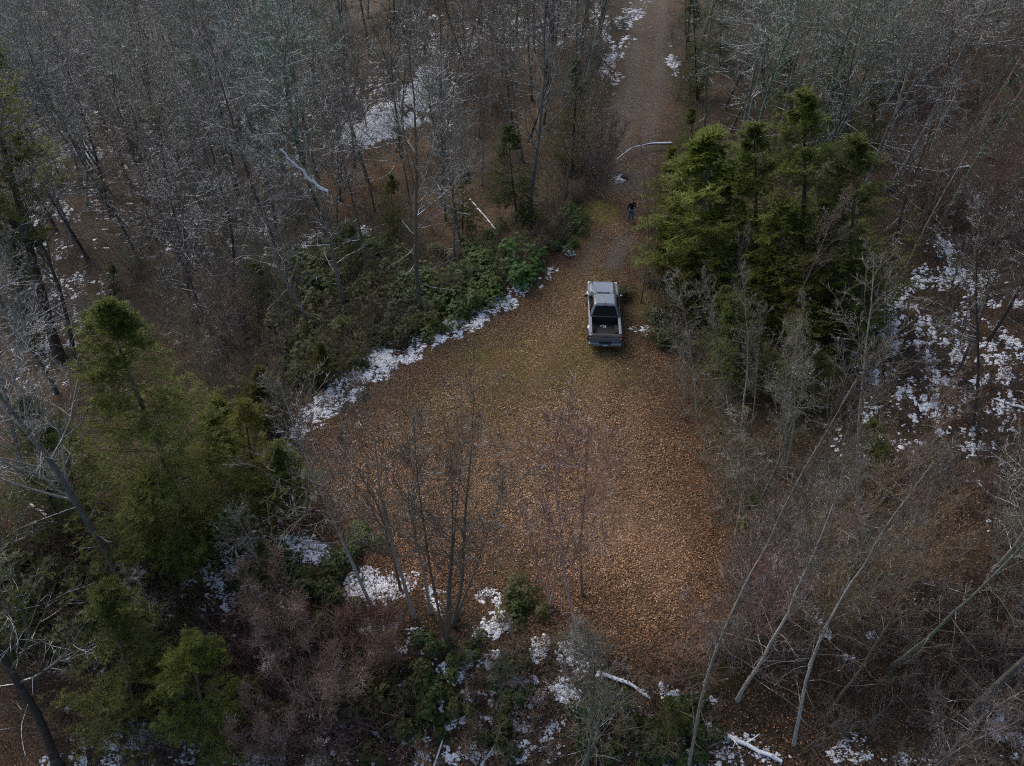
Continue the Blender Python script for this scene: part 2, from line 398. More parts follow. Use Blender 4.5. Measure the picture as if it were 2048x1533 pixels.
def build_ground():
    X = stretch(-62, 62, 350, -900, 900, 36)
    Y = stretch(2, 120, 350, -500, 1500, 36)
    xx, yy = np.meshgrid(X, Y)
    xx = xx + 0; yy = yy + 0
    zz = height_raw(np.clip(xx, GX0, 130), np.clip(yy, GY0, 180))
    V = np.stack([xx, yy, zz], -1).reshape(-1, 3)
    x, y, z = V.T
    dc = segdist(x, y, CLEAR, True); inc = inpoly(x, y, CLEAR)
    dr = segdist(x, y, ROAD, True); inr = inpoly(x, y, ROAD)
    wob = 0.5 * np.sin(x * 1.7 + y) + 0.4 * np.sin(y * 2.3 - x * .7)
    sd = np.where(inc | inr, np.maximum(np.where(inc, dc, 0), np.where(inr, dr, 0)), -np.minimum(dc, dr))
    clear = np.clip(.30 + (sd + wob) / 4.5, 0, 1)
    u, v, dep = project(V)
    def blob(a, b, c, d):
        return np.where(dep > 1, np.clip(1.3 - ((u - a) / c) ** 2 - ((v - b) / d) ** 2, 0, 1), 0)
    brown = np.maximum.reduce([blob(760, 320, 110, 70), blob(700, 380, 90, 60), blob(850, 280, 60, 60), blob(1000, 470, 120, 60), blob(900, 420, 90, 60), blob(60, 1450, 100, 110) * .8, blob(130, 1270, 80, 80)*.6, blob(1600, 1240, 150, 120) * .7, blob(1450, 1150, 80, 110), blob(1060, 180, 40, 120)*.7])
    clear = np.maximum(clear, .6 * brown)
    def line(pts, w):
        P = [tuple(p[:2]) for p in flat(*np.array(pts, float).T)]
        return np.clip(1.4 - segdist(x, y, P) / w, 0, 1)
    track = np.maximum.reduce([line([(1252, 478), (1236, 505), (1222, 530)], .65), line([(1196, 470), (1178, 520), (1160, 545)], .45) * .55,
                               line([(1280, -20), (1276, 70), (1268, 150), (1250, 220), (1242, 300), (1236, 380)], .75), line([(1322, -20), (1322, 70), (1318, 150), (1306, 220), (1290, 300), (1272, 380)], .75), line([(1300, 0), (1296, 150), (1275, 240)], 2.4) * .6, line([(1275, 200), (1240, 238), (1205, 250)], 2.2) * .9,
                               line([(1285, 180), (1275, 260), (1262, 340)], 1.6) * .4])
    grass = np.maximum.reduce([blob(1205, 425, 36, 26) * 1.6, blob(1160, 470, 28, 28) * .7, blob(1150, 570, 70, 40) * .5, blob(1090, 720, 200, 70) * .75, blob(1000, 800, 200, 80) * .65, blob(1180, 650, 80, 60) * .4,
                               blob(1290, 600, 30, 50) * .6, blob(900, 1000, 200, 60) * .15, blob(1450, 800, 60, 200) * .4, blob(1430, 1350, 60, 30) * .7])
    worn = np.maximum.reduce([blob(1220, 1060, 90, 60), blob(1000, 900, 60, 60)*.5, blob(930, 990, 90, 40)*.7, blob(1330, 1100, 60, 110)*.8, blob(1230, 470, 20, 60)*.6, line([(1180, 560), (1090, 700), (1040, 900), (1080, 1080)], .45)*.5, line([(1215, 700), (1190, 800), (1200, 950), (1230, 1080)], .45)*.6, line([(1275, 740), (1265, 850), (1290, 1000)], .4)*.5])
    snow = snow_attr(x, y, z) * .34
    snow = np.where(dep > 1, snow, 0.2)
    ny, nx = xx.shape
    i, j = np.meshgrid(np.arange(nx - 1), np.arange(ny - 1))
    a = (j * nx + i).ravel()
    Q = np.stack([a, a + 1, a + nx + 1, a + nx], -1)
    cen = V[Q].mean(1)
    cls = np.where(inpoly(cen[:, 0], cen[:, 1], CLEAR), 1, np.where(inpoly(cen[:, 0], cen[:, 1], ROAD), 2, 0))
    for k, nm in ((0, 'ground'), (1, 'clearing'), (2, 'dirt_road')):
        q = Q[cls == k]
        ids, inv = np.unique(q, return_inverse=True)
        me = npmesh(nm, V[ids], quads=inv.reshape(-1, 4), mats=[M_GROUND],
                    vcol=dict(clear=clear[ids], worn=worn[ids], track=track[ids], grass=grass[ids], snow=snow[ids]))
        link(nm, me, kind='structure')
build_ground()

# ------------------------------------------------------------------ fallen leaves (real leaf faces)
def build_leaves():
    r = np.random.RandomState(11)
    def px(n, x0, x1, y0, y1):
        return r.uniform(x0, x1, n), r.uniform(y0, y1, n)
    u1, v1 = px(400000, 500, 1520, 430, 1380)
    jit = r.normal(0, 1, (2, len(u1))) * np.where(r.rand(len(u1)) < .5, 12, 34)
    keep = inpoly(u1 + jit[0], v1 + jit[1] * .7, CLEAR_PX)
    p1 = at(u1[keep], v1[keep])
    u2, v2 = px(60000, 1150, 1370, 0, 500)
    k2 = inpoly(u2, v2, ROAD_PX)
    p2 = at(u2[k2], v2[k2])
    u3, v3 = px(75000, 0, 2048, 300, 1560)
    k3 = ~inpoly(u3, v3, CLEAR_PX)
    p3 = at(u3[k3], v3[k3])
    # even out: thin by projected density
    P = np.concatenate([p1, p2, p3])
    w = np.concatenate([np.full(len(p1), 0), np.full(len(p2), 1), np.full(len(p3), 2)])
    patch = np.sin(P[:, 0] * .9 + 1.3 * np.sin(P[:, 1] * .7)) + np.sin(P[:, 1] * 1.1 + P[:, 0] * .4)
    fine = np.sin(P[:, 0] * 4.1 + 2 * np.sin(P[:, 1] * 3.3)) * np.sin(P[:, 1] * 4.7 + 2 * np.sin(P[:, 0] * 2.7))
    uu, vv, _d = project(P)
    green = np.maximum(np.clip(1.3 - ((uu - 1090) / 200) ** 2 - ((vv - 725) / 70) ** 2, 0, 1) * .6, np.clip(1.3 - ((uu - 1205) / 36) ** 2 - ((vv - 425) / 26) ** 2, 0, 1) * .85)
    green = np.maximum(green, .75 * np.maximum(np.clip(1.2 - (np.abs(uu - (1222 + (530 - vv) * .55)) / 14) ** 2, 0, 1) * (vv < 535) * (vv > 470), np.clip(1.2 - (np.abs(uu - (1158 + (545 - vv) * .5)) / 12) ** 2, 0, 1) * (vv < 550) * (vv > 465)))
    k = r.rand(len(P)) < np.clip(.58 + .2 * patch + .25 * fine, .12, 1) * (1 - green) * np.where(w == 1, .4, 1) * (1 - .55 * np.clip(1.2 - ((uu - 1230) / 110) ** 2 - ((vv - 1050) / 80) ** 2, 0, 1))
    P = P[k]; w = w[k]; n = len(P)
    s = r.uniform(.016, .038, n) * np.where(w == 1, 1.15, 1)
    az = r.rand(n) * 6.283
    tl = r.normal(0, .38, (n, 2))
    ex = np.stack([np.cos(az), np.sin(az), tl[:, 0]], -1); ey = np.stack([-np.sin(az), np.cos(az), tl[:, 1]], -1)
    c = P + np.array([0, 0, .012]) + r.rand(n)[:, None] * np.array([0, 0, .03])
    fold = r.uniform(-.2, .5, n)[:, None] * s[:, None] * np.array([0, 0, 1])
    asp = r.uniform(.5, .85, n)[:, None]
    A = c - ex * s[:, None]; B = c + ey * s[:, None] * asp + fold; C = c + ex * s[:, None]; D = c - ey * s[:, None] * asp + fold
    V = np.stack([A, B, C, D], 1).reshape(-1, 3)
    Q = np.arange(4 * n).reshape(n, 4)
    pal = np.array([(.38, .26, .15), (.29, .185, .10), (.20, .120, .062), (.12, .068, .037), (.52, .40, .27), (.23, .120, .058), (.06, .034, .022), (.38, .26, .14)])
    ci = r.choice(len(pal), n, p=[.16, .15, .16, .15, .09, .11, .12, .06])
    lowp = np.clip((vv[k] - 720) / 350, 0, 1)[:, None]
    col = pal[ci] * r.uniform(.75, 1.2, (n, 1)) * (1 + lowp * np.array([.06, -.02, -.05])) * (1 + .16 * fine[k] + .10 * patch[k])[:, None]
    col = col * np.array([1.14, 1.10, 1.10])
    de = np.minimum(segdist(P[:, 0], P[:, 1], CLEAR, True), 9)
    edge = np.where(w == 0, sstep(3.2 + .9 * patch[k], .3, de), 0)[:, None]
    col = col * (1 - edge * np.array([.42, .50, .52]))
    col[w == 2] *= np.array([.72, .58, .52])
    col = np.clip(col, 0, .6)
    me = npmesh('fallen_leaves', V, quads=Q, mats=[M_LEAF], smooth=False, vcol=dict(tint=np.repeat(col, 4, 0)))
    link('fallen_leaves', me, label='brown fallen oak leaves scattered over the clearing, road and wood floor', cat='leaves', kind='stuff')
build_leaves()

# ------------------------------------------------------------------ snow clods
def build_snow():
    r = np.random.RandomState(21)
    U, Vv, Wt = [], [], []
    for (a, b, c, d, e) in SNOW:
        n = int(c * d * min(e, 1.3) * (1.9 if b < 1050 else 1.15)) + 12
        q = np.sqrt(r.rand(n)) * 1.2; t = r.rand(n) * 6.283
        U.append(a + c * q * np.cos(t)); Vv.append(b + d * q * np.sin(t)); Wt.append(np.where(b > 1050, 1.08, np.where(a > 1650, .85, np.where(a < 560, 1.05, np.where((a < 900) & (b < 330) & (e >= .9), 1.7, 1.2)))) * np.clip(1.2 * e * (1.5 - q), 0, .98))
    u = r.uniform(0, 2048, 1500); v = r.uniform(0, 1533, 1500)
    k = ~inpoly(u, v, CLEAR_PX)
    U.append(u[k]); Vv.append(v[k]); Wt.append(np.full(k.sum(), .25))
    u = np.concatenate(U); v = np.concatenate(Vv); w = np.concatenate(Wt)
    P = at(u, v)
    dep = project(P)[2]
    f = np.clip(dep / 30, .8, 2.6)
    x, y = P[:, 0] / f, P[:, 1] / f
    cl = (np.sin(x * 2.3 + 2 * np.sin(y * 1.9)) * np.sin(y * 2.9 + 1.7 * np.sin(x * 2.1)) + .9 * np.sin(x * 6.1 + 2 * np.sin(y * 5.3)) * np.sin(y * 6.7 + 2 * np.sin(x * 5.9))
          + .9 * np.sin(x * 13.1 + 2 * np.sin(y * 11.3)) * np.sin(y * 12.7 + 2 * np.sin(x * 13.9)))
    keep = (cl + r.normal(0, .35, len(P))) > (1.30 - 1.15 * w)
    P = P[keep]; dep = dep[keep]; n = len(P)
    s = (r.gamma(1.6, .019, n) + .009) * np.clip(dep / 30, .8, 2.3)
    K = 6
    ang = np.arange(K) / K * 6.283
    rr = s[:, None] * r.uniform(.35, 1.5, (n, K))
    rot = r.rand(n)[:, None] * 6.283
    st = r.uniform(.3, .85, n)[:, None]
    rx = rr * np.cos(ang + rot); ry = rr * np.sin(ang + rot) * st
    rim = np.stack([P[:, 0:1] + rx, P[:, 1:2] + ry, np.zeros((n, K))], -1)
    rim[..., 2] = hgt(rim[..., 0], rim[..., 1]) + .006
    cen = P + np.array([0, 0, 1]) * (s * .22 + .016)[:, None]
    V = np.concatenate([rim, cen[:, None]], 1).reshape(-1, 3)
    base = np.arange(n)[:, None] * (K + 1)
    i = np.arange(K); j = (i + 1) % K
    T = np.stack([base + i, base + j, base + K + 0 * i], -1).reshape(-1, 3)
    me = npmesh('snow_patches', V, tris=T, mats=[M_SNOW], smooth=False)
    link('snow_patches', me, label='thin patches of old snow left on the bank and wood floor', cat='snow', kind='stuff')
    return n
NS = build_snow()

# ------------------------------------------------------------------ vectorised branches
def unit(v):
    return v / np.maximum(np.linalg.norm(v, axis=-1, keepdims=True), 1e-9)
def perp_basis(D):
    ref = np.where(np.abs(D[..., 2:3]) < .9, np.array([0, 0, 1.0]), np.array([1.0, 0, 0]))
    a = unit(np.cross(D, ref)); b = np.cross(D, a)
    return a, b
def poly(r, P, D, L, m, wander, up):
    n = len(P); pts = [P]; d = D.copy(); p = P.copy()
    for i in range(m):
        d = unit(d + r.normal(0, wander, (n, 3)) + np.array([0, 0, up]))
        p = p + d * (L / m)[:, None]
        pts.append(p)
    return np.stack(pts, 1)
def spawn(r, pts, Rr, L, c, t0, t1, am, asd, lr, taper, flatw=0.0, rr=.6):
    n, m1 = pts.shape[:2]; m = m1 - 1
    t = t0 + (t1 - t0) * ((np.arange(c) + r.rand(n, c)) / c)
    f = t * m; i = np.minimum(f.astype(int), m - 1); a = (f - i)[..., None]
    k = np.arange(n)[:, None]
    p = pts[k, i] * (1 - a) + pts[k, i + 1] * a
    D = unit(pts[k, i + 1] - pts[k, i])
    R0 = Rr[k, i] * (1 - a[..., 0]) + Rr[k, i + 1] * a[..., 0]
    A, B = perp_basis(D)
    if flatw > 0:       # branchlets lie mostly in the horizontal plane
        s = np.where(r.rand(n, c) < .5, 1.0, -1.0)[..., None]
        side = A * s + B * r.normal(0, 1 - flatw, (n, c, 1))
        side = unit(side)
    else:
        az = r.rand(n, c)[..., None] * 6.283
        side = A * np.cos(az) + B * np.sin(az)
    an = r.normal(am, asd, (n, c))[..., None]
    d = D * np.cos(an) + side * np.sin(an)
    l = L[:, None] * lr * (1 - taper * t) * r.uniform(.6, 1.3, (n, c))
    return p.reshape(-1, 3), unit(d.reshape(-1, 3)), l.ravel(), (R0 * rr).ravel()
def radii(R, m, tip=.25, mn=.003):
    t = np.linspace(0, 1, m + 1)
    return np.maximum(R[:, None] * (1 - (1 - tip) * t), mn)
class Acc:
    def __init__(s): s.V = []; s.Q = []; s.T = []; s.n = 0; s.C = []; s.mq = []; s.mt = []
    def add(s, V, Q=None, T=None, col=None, mi=0):
        V = V.reshape(-1, 3)
        if Q is not None: s.Q.append(Q + s.n); s.mq.append(np.full(len(Q), mi))
        if T is not None: s.T.append(T + s.n); s.mt.append(np.full(len(T), mi))
        s.V.append(V); s.n += len(V)
        if col is not None: s.C.append(col)
    def mesh(s, name, mats, smooth=True):
        Q = np.concatenate(s.Q) if s.Q else None; T = np.concatenate(s.T) if s.T else None
        mi = np.concatenate(s.mq + s.mt) if len(mats) > 1 else None
        return npmesh(name, np.concatenate(s.V), Q, T, mats, smooth, mi, dict(tint=np.concatenate(s.C)) if s.C else None)
def tubes(acc, pts, Rr, k, col=None, mi=0):
    n, m1 = pts.shape[:2]
    tg = np.empty_like(pts)
    tg[:, 1:-1] = pts[:, 2:] - pts[:, :-2]; tg[:, 0] = pts[:, 1] - pts[:, 0]; tg[:, -1] = pts[:, -1] - pts[:, -2]
    tg = unit(tg)
    ref = unit(np.cross(tg[:, 0], np.array([.31, .87, .13])))[:, None]
    A = unit(ref - tg * (ref * tg).sum(-1, keepdims=True)); B = np.cross(tg, A)
    th = np.arange(k) / k * 6.2832
    V = pts[:, :, None] + Rr[:, :, None, None] * (A[:, :, None] * np.cos(th)[:, None] + B[:, :, None] * np.sin(th)[:, None])
    base = (np.arange(n) * m1 * k)[:, None, None] + (np.arange(m1 - 1) * k)[None, :, None]
    i = np.arange(k); j = (i + 1) % k
    Q = np.stack([base + i, base + j, base + k + j, base + k + i], -1).reshape(-1, 4)
    acc.add(V, Q, None, None if col is None else np.repeat(col, m1 * k, 0), mi)
def cones(acc, P0, P1, R, k=3, col=None, mi=0):
    n = len(P0); D = unit(P1 - P0); A, B = perp_basis(D)
    th = np.arange(k) / k * 6.2832
    ring = P0[:, None] + R[:, None, None] * (A[:, None] * np.cos(th)[:, None] + B[:, None] * np.sin(th)[:, None])
    V = np.concatenate([ring, P1[:, None]], 1)
    base = (np.arange(n) * (k + 1))[:, None]
    i = np.arange(k); j = (i + 1) % k
    T = np.stack([base + i, base + j, base + k + 0 * i], -1).reshape(-1, 3)
    acc.add(V, None, T, None if col is None else np.repeat(col, k + 1, 0), mi)

TRIS = 0
# ------------------------------------------------------------------ bare trees
def bare_proto(seed, Ht, r0, start, nL1, l1, ang, c2=7, c3=6, c4=4, stems=((0, 0),), wander=.03, up=.10, rmin=.0055, deadlimbs=0, twig=None):
    """Ht metres tall; returns trunk mesh and crown mesh of a leafless tree standing at the origin"""
    r = np.random.RandomState(seed)
    tr, cr = Acc(), Acc()
    for (tilt, az) in stems:
        D = np.array([[math.sin(tilt) * math.cos(az), math.sin(tilt) * math.sin(az), math.cos(tilt)]])
        f = r.uniform(.82, 1.0) if len(stems) > 1 else 1.0
        m = 14
        pts = poly(r, np.array([[0, 0, -.25]]) + D * 0, D, np.array([Ht * f]), m, wander, .035 if tilt else .0)
        if len(stems) == 1:
            pts[..., :2] -= (pts[:, -1:, :2]) * np.linspace(0, 1, m + 1)[None, :, None]
        R = radii(np.array([r0 * f]), m, .10, .012)
        R[:, 0] *= 1.45; R[:, 1] *= 1.05
        tubes(tr, pts, R, 9)
        L = np.array([Ht * f])
        P, Dd, l, rr = spawn(r, pts, R, L, nL1, start, .985, ang, .16, l1, 0, rr=.5)
        tt = (P[:, 2] + .25) / (Ht * f)
        tn = np.clip((tt - start) / (1 - start), 0, 1)
        prof = (1 - tn) ** .65 * (.55 + .45 * np.minimum(tn / .25, 1)) + .12
        l = l * prof / 1.0
        rr = np.clip(np.minimum(rr, l * .014 + .006), .009, .2)
        a1 = poly(r, P, Dd, l, 6, .11, up); R1 = radii(rr, 6, .28, rmin)
        tubes(cr, a1, R1, 5)
        if deadlimbs:
            P, Dd, lD, rr = spawn(r, pts, R, L, deadlimbs, .15, start + .1, 1.35, .2, .13, 0, rr=.3)
            rr = np.clip(rr, .01, .035)
            aD = poly(r, P, Dd, lD, 5, .16, .02); RD = radii(rr, 5, .2, rmin)
            tubes(cr, aD, RD, 4)
            P2, D2, l2, q2 = spawn(r, aD, RD, lD, 4, .3, .95, .8, .25, .4, .4)
            a2 = poly(r, P2, D2, l2, 2, .15, .05); tubes(cr, a2, radii(np.maximum(q2, rmin), 2, .4, rmin * .7), 3)
        P, Dd, l2, rr = spawn(r, a1, R1, l, c2, .15, .98, .75, .2, .50, .55, rr=.62)
        a2 = poly(r, P, Dd, l2, 4, .13, up * .8); R2 = radii(np.maximum(rr, rmin * 1.3), 4, .35, rmin)
        tubes(cr, a2, R2, 3)
        P, Dd, l3, rr = spawn(r, a2, R2, l2, c3, .12, .98, .75, .25, .50, .45, rr=.7)
        l3 = np.maximum(l3, .22)
        a3 = poly(r, P, Dd, l3, 2, .16, up * .7); R3 = radii(np.maximum(rr, rmin), 2, .5, rmin * .75)
        tubes(cr, a3, R3, 3)
        if c4:
            P, Dd, l4, rr = spawn(r, a3, R3, l3, c4, .1, 1.0, .7, .3, .6, .3, rr=.8)
            l4 = np.maximum(l4, .14)
            cones(cr, P, P + unit(Dd + np.array([0, 0, .15])) * l4[:, None], np.full(len(P), rmin * .8))
    return tr.mesh('bare_trunk', [M_BARK2 if twig else M_BARK]), cr.mesh('bare_crown', [twig or M_TWIG])

# ------------------------------------------------------------------ evergreens
def needles(acc, r, pts, per, ln, wd, spread=.9, flatw=.6, mi=1):
    n, m1 = pts.shape[:2]; m = m1 - 1
    t = r.rand(n, per) * .98
    f = t * m; i = np.minimum(f.astype(int), m - 1); a = (f - i)[..., None]
    k = np.arange(n)[:, None]
    p = (pts[k, i] * (1 - a) + pts[k, i + 1] * a).reshape(-1, 3)
    D = unit(pts[k, i + 1] - pts[k, i]).reshape(-1, 3)
    A, B = perp_basis(D)
    s = np.where(r.rand(len(p), 1) < .5, 1., -1.)
    side = unit(A * s + B * r.normal(0, 1 - flatw, (len(p), 1)))
    an = r.normal(spread, .3, (len(p), 1))
    d = D * np.cos(an) + side * np.sin(an)
    nn = unit(np.array([0, 0, 1.0]) + r.normal(0, .55, (len(p), 3)))
    w = unit(np.cross(d, nn))
    L = ln * r.uniform(.6, 1.35, (len(p), 1)); Wd = wd * r.uniform(.7, 1.3, (len(p), 1))
    V = np.stack([p - w * Wd, p + w * Wd, p + d * L], 1)
    acc.add(V, None, np.arange(3 * len(p)).reshape(-1, 3), None, mi)
def ever_proto(seed, Ht, Rm, n1=95, c2=9, c3=4, per3=7, per2=7, ln=.16, wd=.028, foliage=None, t0=.08, power=.75, droop=-.05, rough=.25, ang0=1.5, ang1=.75, flatw=.6):
    r = np.random.RandomState(seed)
    tr, cr = Acc(), Acc()
    m = 10
    pts = poly(r, np.array([[0, 0, -.25]]), np.array([[0, 0, 1.]]), np.array([Ht + .2]), m, .012, 0)
    R = radii(np.array([Ht * .0135]), m, .08, .012); R[:, 0] *= 1.3
    tubes(tr, pts, R, 9)
    t = np.sort(t0 + (1 - t0) * (r.rand(n1) ** 1.12)) * .985
    f = t * m; i = np.minimum(f.astype(int), m - 1); a = (f - i)[:, None]
    P = pts[0, i] * (1 - a) + pts[0, i + 1] * a
    an = ang0 + (ang1 - ang0) * t ** 2 + r.normal(0, .1, n1)
    az = r.rand(n1) * 6.283
    D = np.stack([np.sin(an) * np.cos(az), np.sin(an) * np.sin(az), np.cos(an)], -1)
    lob = 1 + .45 * rough * np.sin(az * 2 + seed) * np.sin(t * 9 + seed) + rough * r.normal(0, .6, n1)
    l = Rm * np.clip((1 - t) ** power, .05, 1) * np.clip(.35 + (t - t0) / .18, .35, 1) * np.clip(lob, .4, 1.6)
    a1 = poly(r, P, D, l, 6, .05, droop); R1 = radii(np.clip(l * .011, .008, .06), 6, .2, .006)
    tubes(cr, a1, R1, 4, mi=0)
    P, D, l2, _ = spawn(r, a1, R1, l, c2, .18, .97, .95, .15, .46, .55, flatw=flatw)
    l2 = np.maximum(l2, .14)
    a2 = poly(r, P, D, l2, 3, .08, droop * .8)
    tubes(cr, a2, radii(np.full(len(P), .007), 3, .5, .004), 3, mi=0)
    P, D, l3, _ = spawn(r, a2, radii(np.full(len(a2), .007), 3), l2, c3, .1, .98, .85, .2, .50, .4, flatw=flatw)
    l3 = np.maximum(l3, .18)
    a3 = poly(r, P, D, l3, 2, .1, droop)
    needles(cr, r, a3, per3, ln, wd)
    needles(cr, r, a2, per2, ln, wd)
    needles(cr, r, a1[:, 3:], per2, ln, wd)
    return tr.mesh('evergreen_trunk', [M_EVBARK]), cr.mesh('evergreen_crown', [M_EVBARK, foliage or M_HEM])

def laurel_proto(seed, Rm, Hm, nw=260):
    r = np.random.RandomState(seed)
    st, lf = Acc(), Acc()
    k = 4
    cs = r.normal(0, Rm * .42, (k, 2)); rs = Rm * r.uniform(.45, .75, k); hs = Hm * r.uniform(.6, 1, k)
    q = r.randint(0, k, nw)
    a = r.rand(nw) * 6.283; e = np.arccos(r.uniform(.02, 1, nw)); sh = r.uniform(.62, 1.08, nw)
    C = np.stack([cs[q, 0] + rs[q] * sh * np.sin(e) * np.cos(a), cs[q, 1] + rs[q] * sh * np.sin(e) * np.sin(a), .12 + hs[q] * sh * np.cos(e) * .85 + .1], -1)
    N = unit(np.stack([np.sin(e) * np.cos(a) * .6, np.sin(e) * np.sin(a) * .6, np.cos(e) + .6], -1))
    ns = nw // 3
    P0 = np.stack([cs[q[:ns], 0] * .3, cs[q[:ns], 1] * .3, np.full(ns, -.1)], -1)
    mid = (P0 + C[:ns]) / 2 + r.normal(0, .08, (ns, 3)) - np.array([0, 0, .1])
    tubes(st, np.stack([P0, mid, C[:ns]], 1), radii(np.full(ns, .014), 2, .4, .004), 3)
    A, B = perp_basis(N)
    per = 8
    th = r.rand(nw)[:, None] * 6.283 + np.arange(per) / per * 6.283 + r.normal(0, .2, (nw, per))
    d = A[:, None] * np.cos(th)[..., None] + B[:, None] * np.sin(th)[..., None] + N[:, None] * r.uniform(-.15, .6, (nw, per, 1))
    d = unit(d).reshape(-1, 3)
    p = np.repeat(C, per, 0); nn = np.repeat(N, per, 0)
    w = unit(np.cross(d, nn)); n = len(p)
    L = r.uniform(.09, .15, (n, 1)); Wd = L * .22
    V = np.stack([p, p + d * L * .55 + w * Wd - nn * .012, p + d * L - nn * .02, p + d * L * .55 - w * Wd - nn * .012], 1)
    lf.add(V, np.arange(4 * n).reshape(-1, 4))
    return st.mesh('shrub_stems', [M_EVBARK]), lf.mesh('shrub_leaves', [M_RHO])

rs = random.Random(7)
class Proto:
    def __init__(s, name, trunk, crown, h, parts=('trunk', 'crown')):
        s.name, s.trunk, s.crown, s.h, s.parts = name, trunk, crown, h, parts
    def put(s, base, top=None, height=None, fat=1.0, spin=0.0, label='', cat='tree', group=None, tint=(1, 1, 1)):
        base = Vector(base)
        if top is None: top = base + Vector((0, 0, height or s.h))
        ax = Vector(top) - base
        L = ax.length
        q = Vector((0, 0, 1)).rotation_difference(ax.normalized())
        e = empty(s.name, base, label, cat, group)
        e.rotation_mode = 'QUATERNION'
        e.rotation_quaternion = q @ Quaternion((0, 0, 1), spin)
        k = L / s.h
        e.scale = (k * fat, k * fat, k)
        tk = rs.choice([.7, .85, 1, 1.2, 1.7])
        for nm, me in zip(s.parts, (s.trunk, s.crown)):
            o = link(nm, me, e)
            o.color = (*[c * (tk if nm == 'trunk' else 1) for c in tint], 1)
        return e
def copy_tree(): pass
B = {}
for i in range(4):
    B['tall%d' % i] = Proto('bare_tree', *bare_proto(100 + i, 20, .17, .36, 24, .36, .92, 7, 6, 3, deadlimbs=10, wander=.04 + .015 * (i % 2), rmin=.0105, up=.07), 20)
B['big0'] = Proto('bare_tree', *bare_proto(120, 20, .24, .34, 24, .36, .98, 8, 6, 4, wander=.045, deadlimbs=5, rmin=.008), 20)
B['big1'] = Proto('bare_tree', *bare_proto(121, 20, .22, .30, 24, .36, 1.05, 8, 6, 4, wander=.05, deadlimbs=5, rmin=.007), 20)
for i in range(4):
    B['slim%d' % i] = Proto('sapling', *bare_proto(140 + i, 12, .07, .30, 22, .27, .68, 6, 5, 3, wander=.028, rmin=.0075, up=.085, twig=M_TWIG2), 12)
for i in range(2):
    B['pole%d' % i] = Proto('sapling', *bare_proto(180 + i, 15, .085, .46, 20, .22, .52, 6, 5, 3, wander=.055, rmin=.0065, up=.09, deadlimbs=14, twig=M_TWIG2), 15)
for i in range(2):
    B['fork%d' % i] = Proto('sapling', *bare_proto(160 + i, 12, .075, .34, 13, .24, .66, 6, 5, 3, stems=((.10, 1 + i), (.17, 3.3 + i), (.14, 5.2)), wander=.03, rmin=.004, up=.13, twig=M_TWIG2), 12)
B['bush0'] = Proto('bare_bush', *bare_proto(170, 5, .03, .12, 14, .34, .6, 6, 5, 3, stems=((.25, 0), (.35, 1.5), (.3, 3), (.4, 4.4), (.1, 5.5)), wander=.05, rmin=.0036, up=.12, twig=M_TWIG2), 5)
B['hem0'] = Proto('hemlock_tree', *ever_proto(200, 14, 4.6, 185, 8, 4, 10, 9, ln=.15, wd=.015, rough=.30, flatw=.3), 14)
B['hem1'] = Proto('hemlock_tree', *ever_proto(201, 12, 3.4, 120, 8, 4, 9, 8, ln=.15, wd=.013, rough=.5, power=.75, flatw=.2, droop=.02), 12)
B['hem2'] = Proto('hemlock_tree', *ever_proto(202, 7, 2.3, 85, 7, 4, 9, 9, ln=.12, wd=.012, rough=.45, power=.65, flatw=.2), 7)
B['pine0'] = Proto('pine_tree', *ever_proto(210, 20, 3.8, 60, 9, 5, 14, 10, ln=.20, wd=.014, foliage=M_PINE, t0=.42, rough=.5, power=.45, droop=.06, ang0=1.45, ang1=.6, flatw=.3), 20)
B['pine1'] = Proto('young_pine', *ever_proto(211, 6, 1.9, 70, 8, 4, 14, 10, ln=.15, wd=.010, foliage=M_PINE, t0=.12, rough=.35, power=.6, droop=.07, ang0=1.2, ang1=.5, flatw=.3), 6)
B['lau0'] = Proto('laurel_shrub', *laurel_proto(300, 1.3, 1.5, 320), 1, ('stems', 'leaves'))
B['lau1'] = Proto('laurel_shrub', *laurel_proto(301, 1.1, 1.2, 260), 1, ('stems', 'leaves'))
B['lau2'] = Proto('laurel_shrub', *laurel_proto(302, .8, .8, 170), 1, ('stems', 'leaves'))

def toppt(base, tu, tv):
    """point above the base (in the upright plane across the view) that shows at photo pixel tu, tv"""
    d = ray(tu, tv); b = np.asarray(base)
    h = np.array([b[0], b[1]]) / np.hypot(b[0], b[1])
    t = (b[0] * h[0] + b[1] * h[1]) / (d[0] * h[0] + d[1] * h[1])
    p = d * t; p[2] += CAM_H
    return p
rs = random.Random(7)
NP = np.random.RandomState(77)
occupied = []
def hero(kind, bu, bv, tu, tv, label, fat=1.0, ext=1.0, cat='tree', tint=(1, 1, 1), group=None, spin=None):
    b = at1(bu, bv)
    t = toppt(b, tu, tv)
    t = b + (t - b) * ext
    occupied.append((b[0], b[1]))
    return B[kind].put(b, t, fat=fat, spin=rs.random() * 6.28 if spin is None else spin, label=label, cat=cat, tint=tint, group=group)

GREY = (.92, 1.0, .9); RED = (1.35, .95, .86); PALE = (1.15, 1.22, 1.08); DARK = (.6, .58, .55); TAN = (1.2, .95, .75)
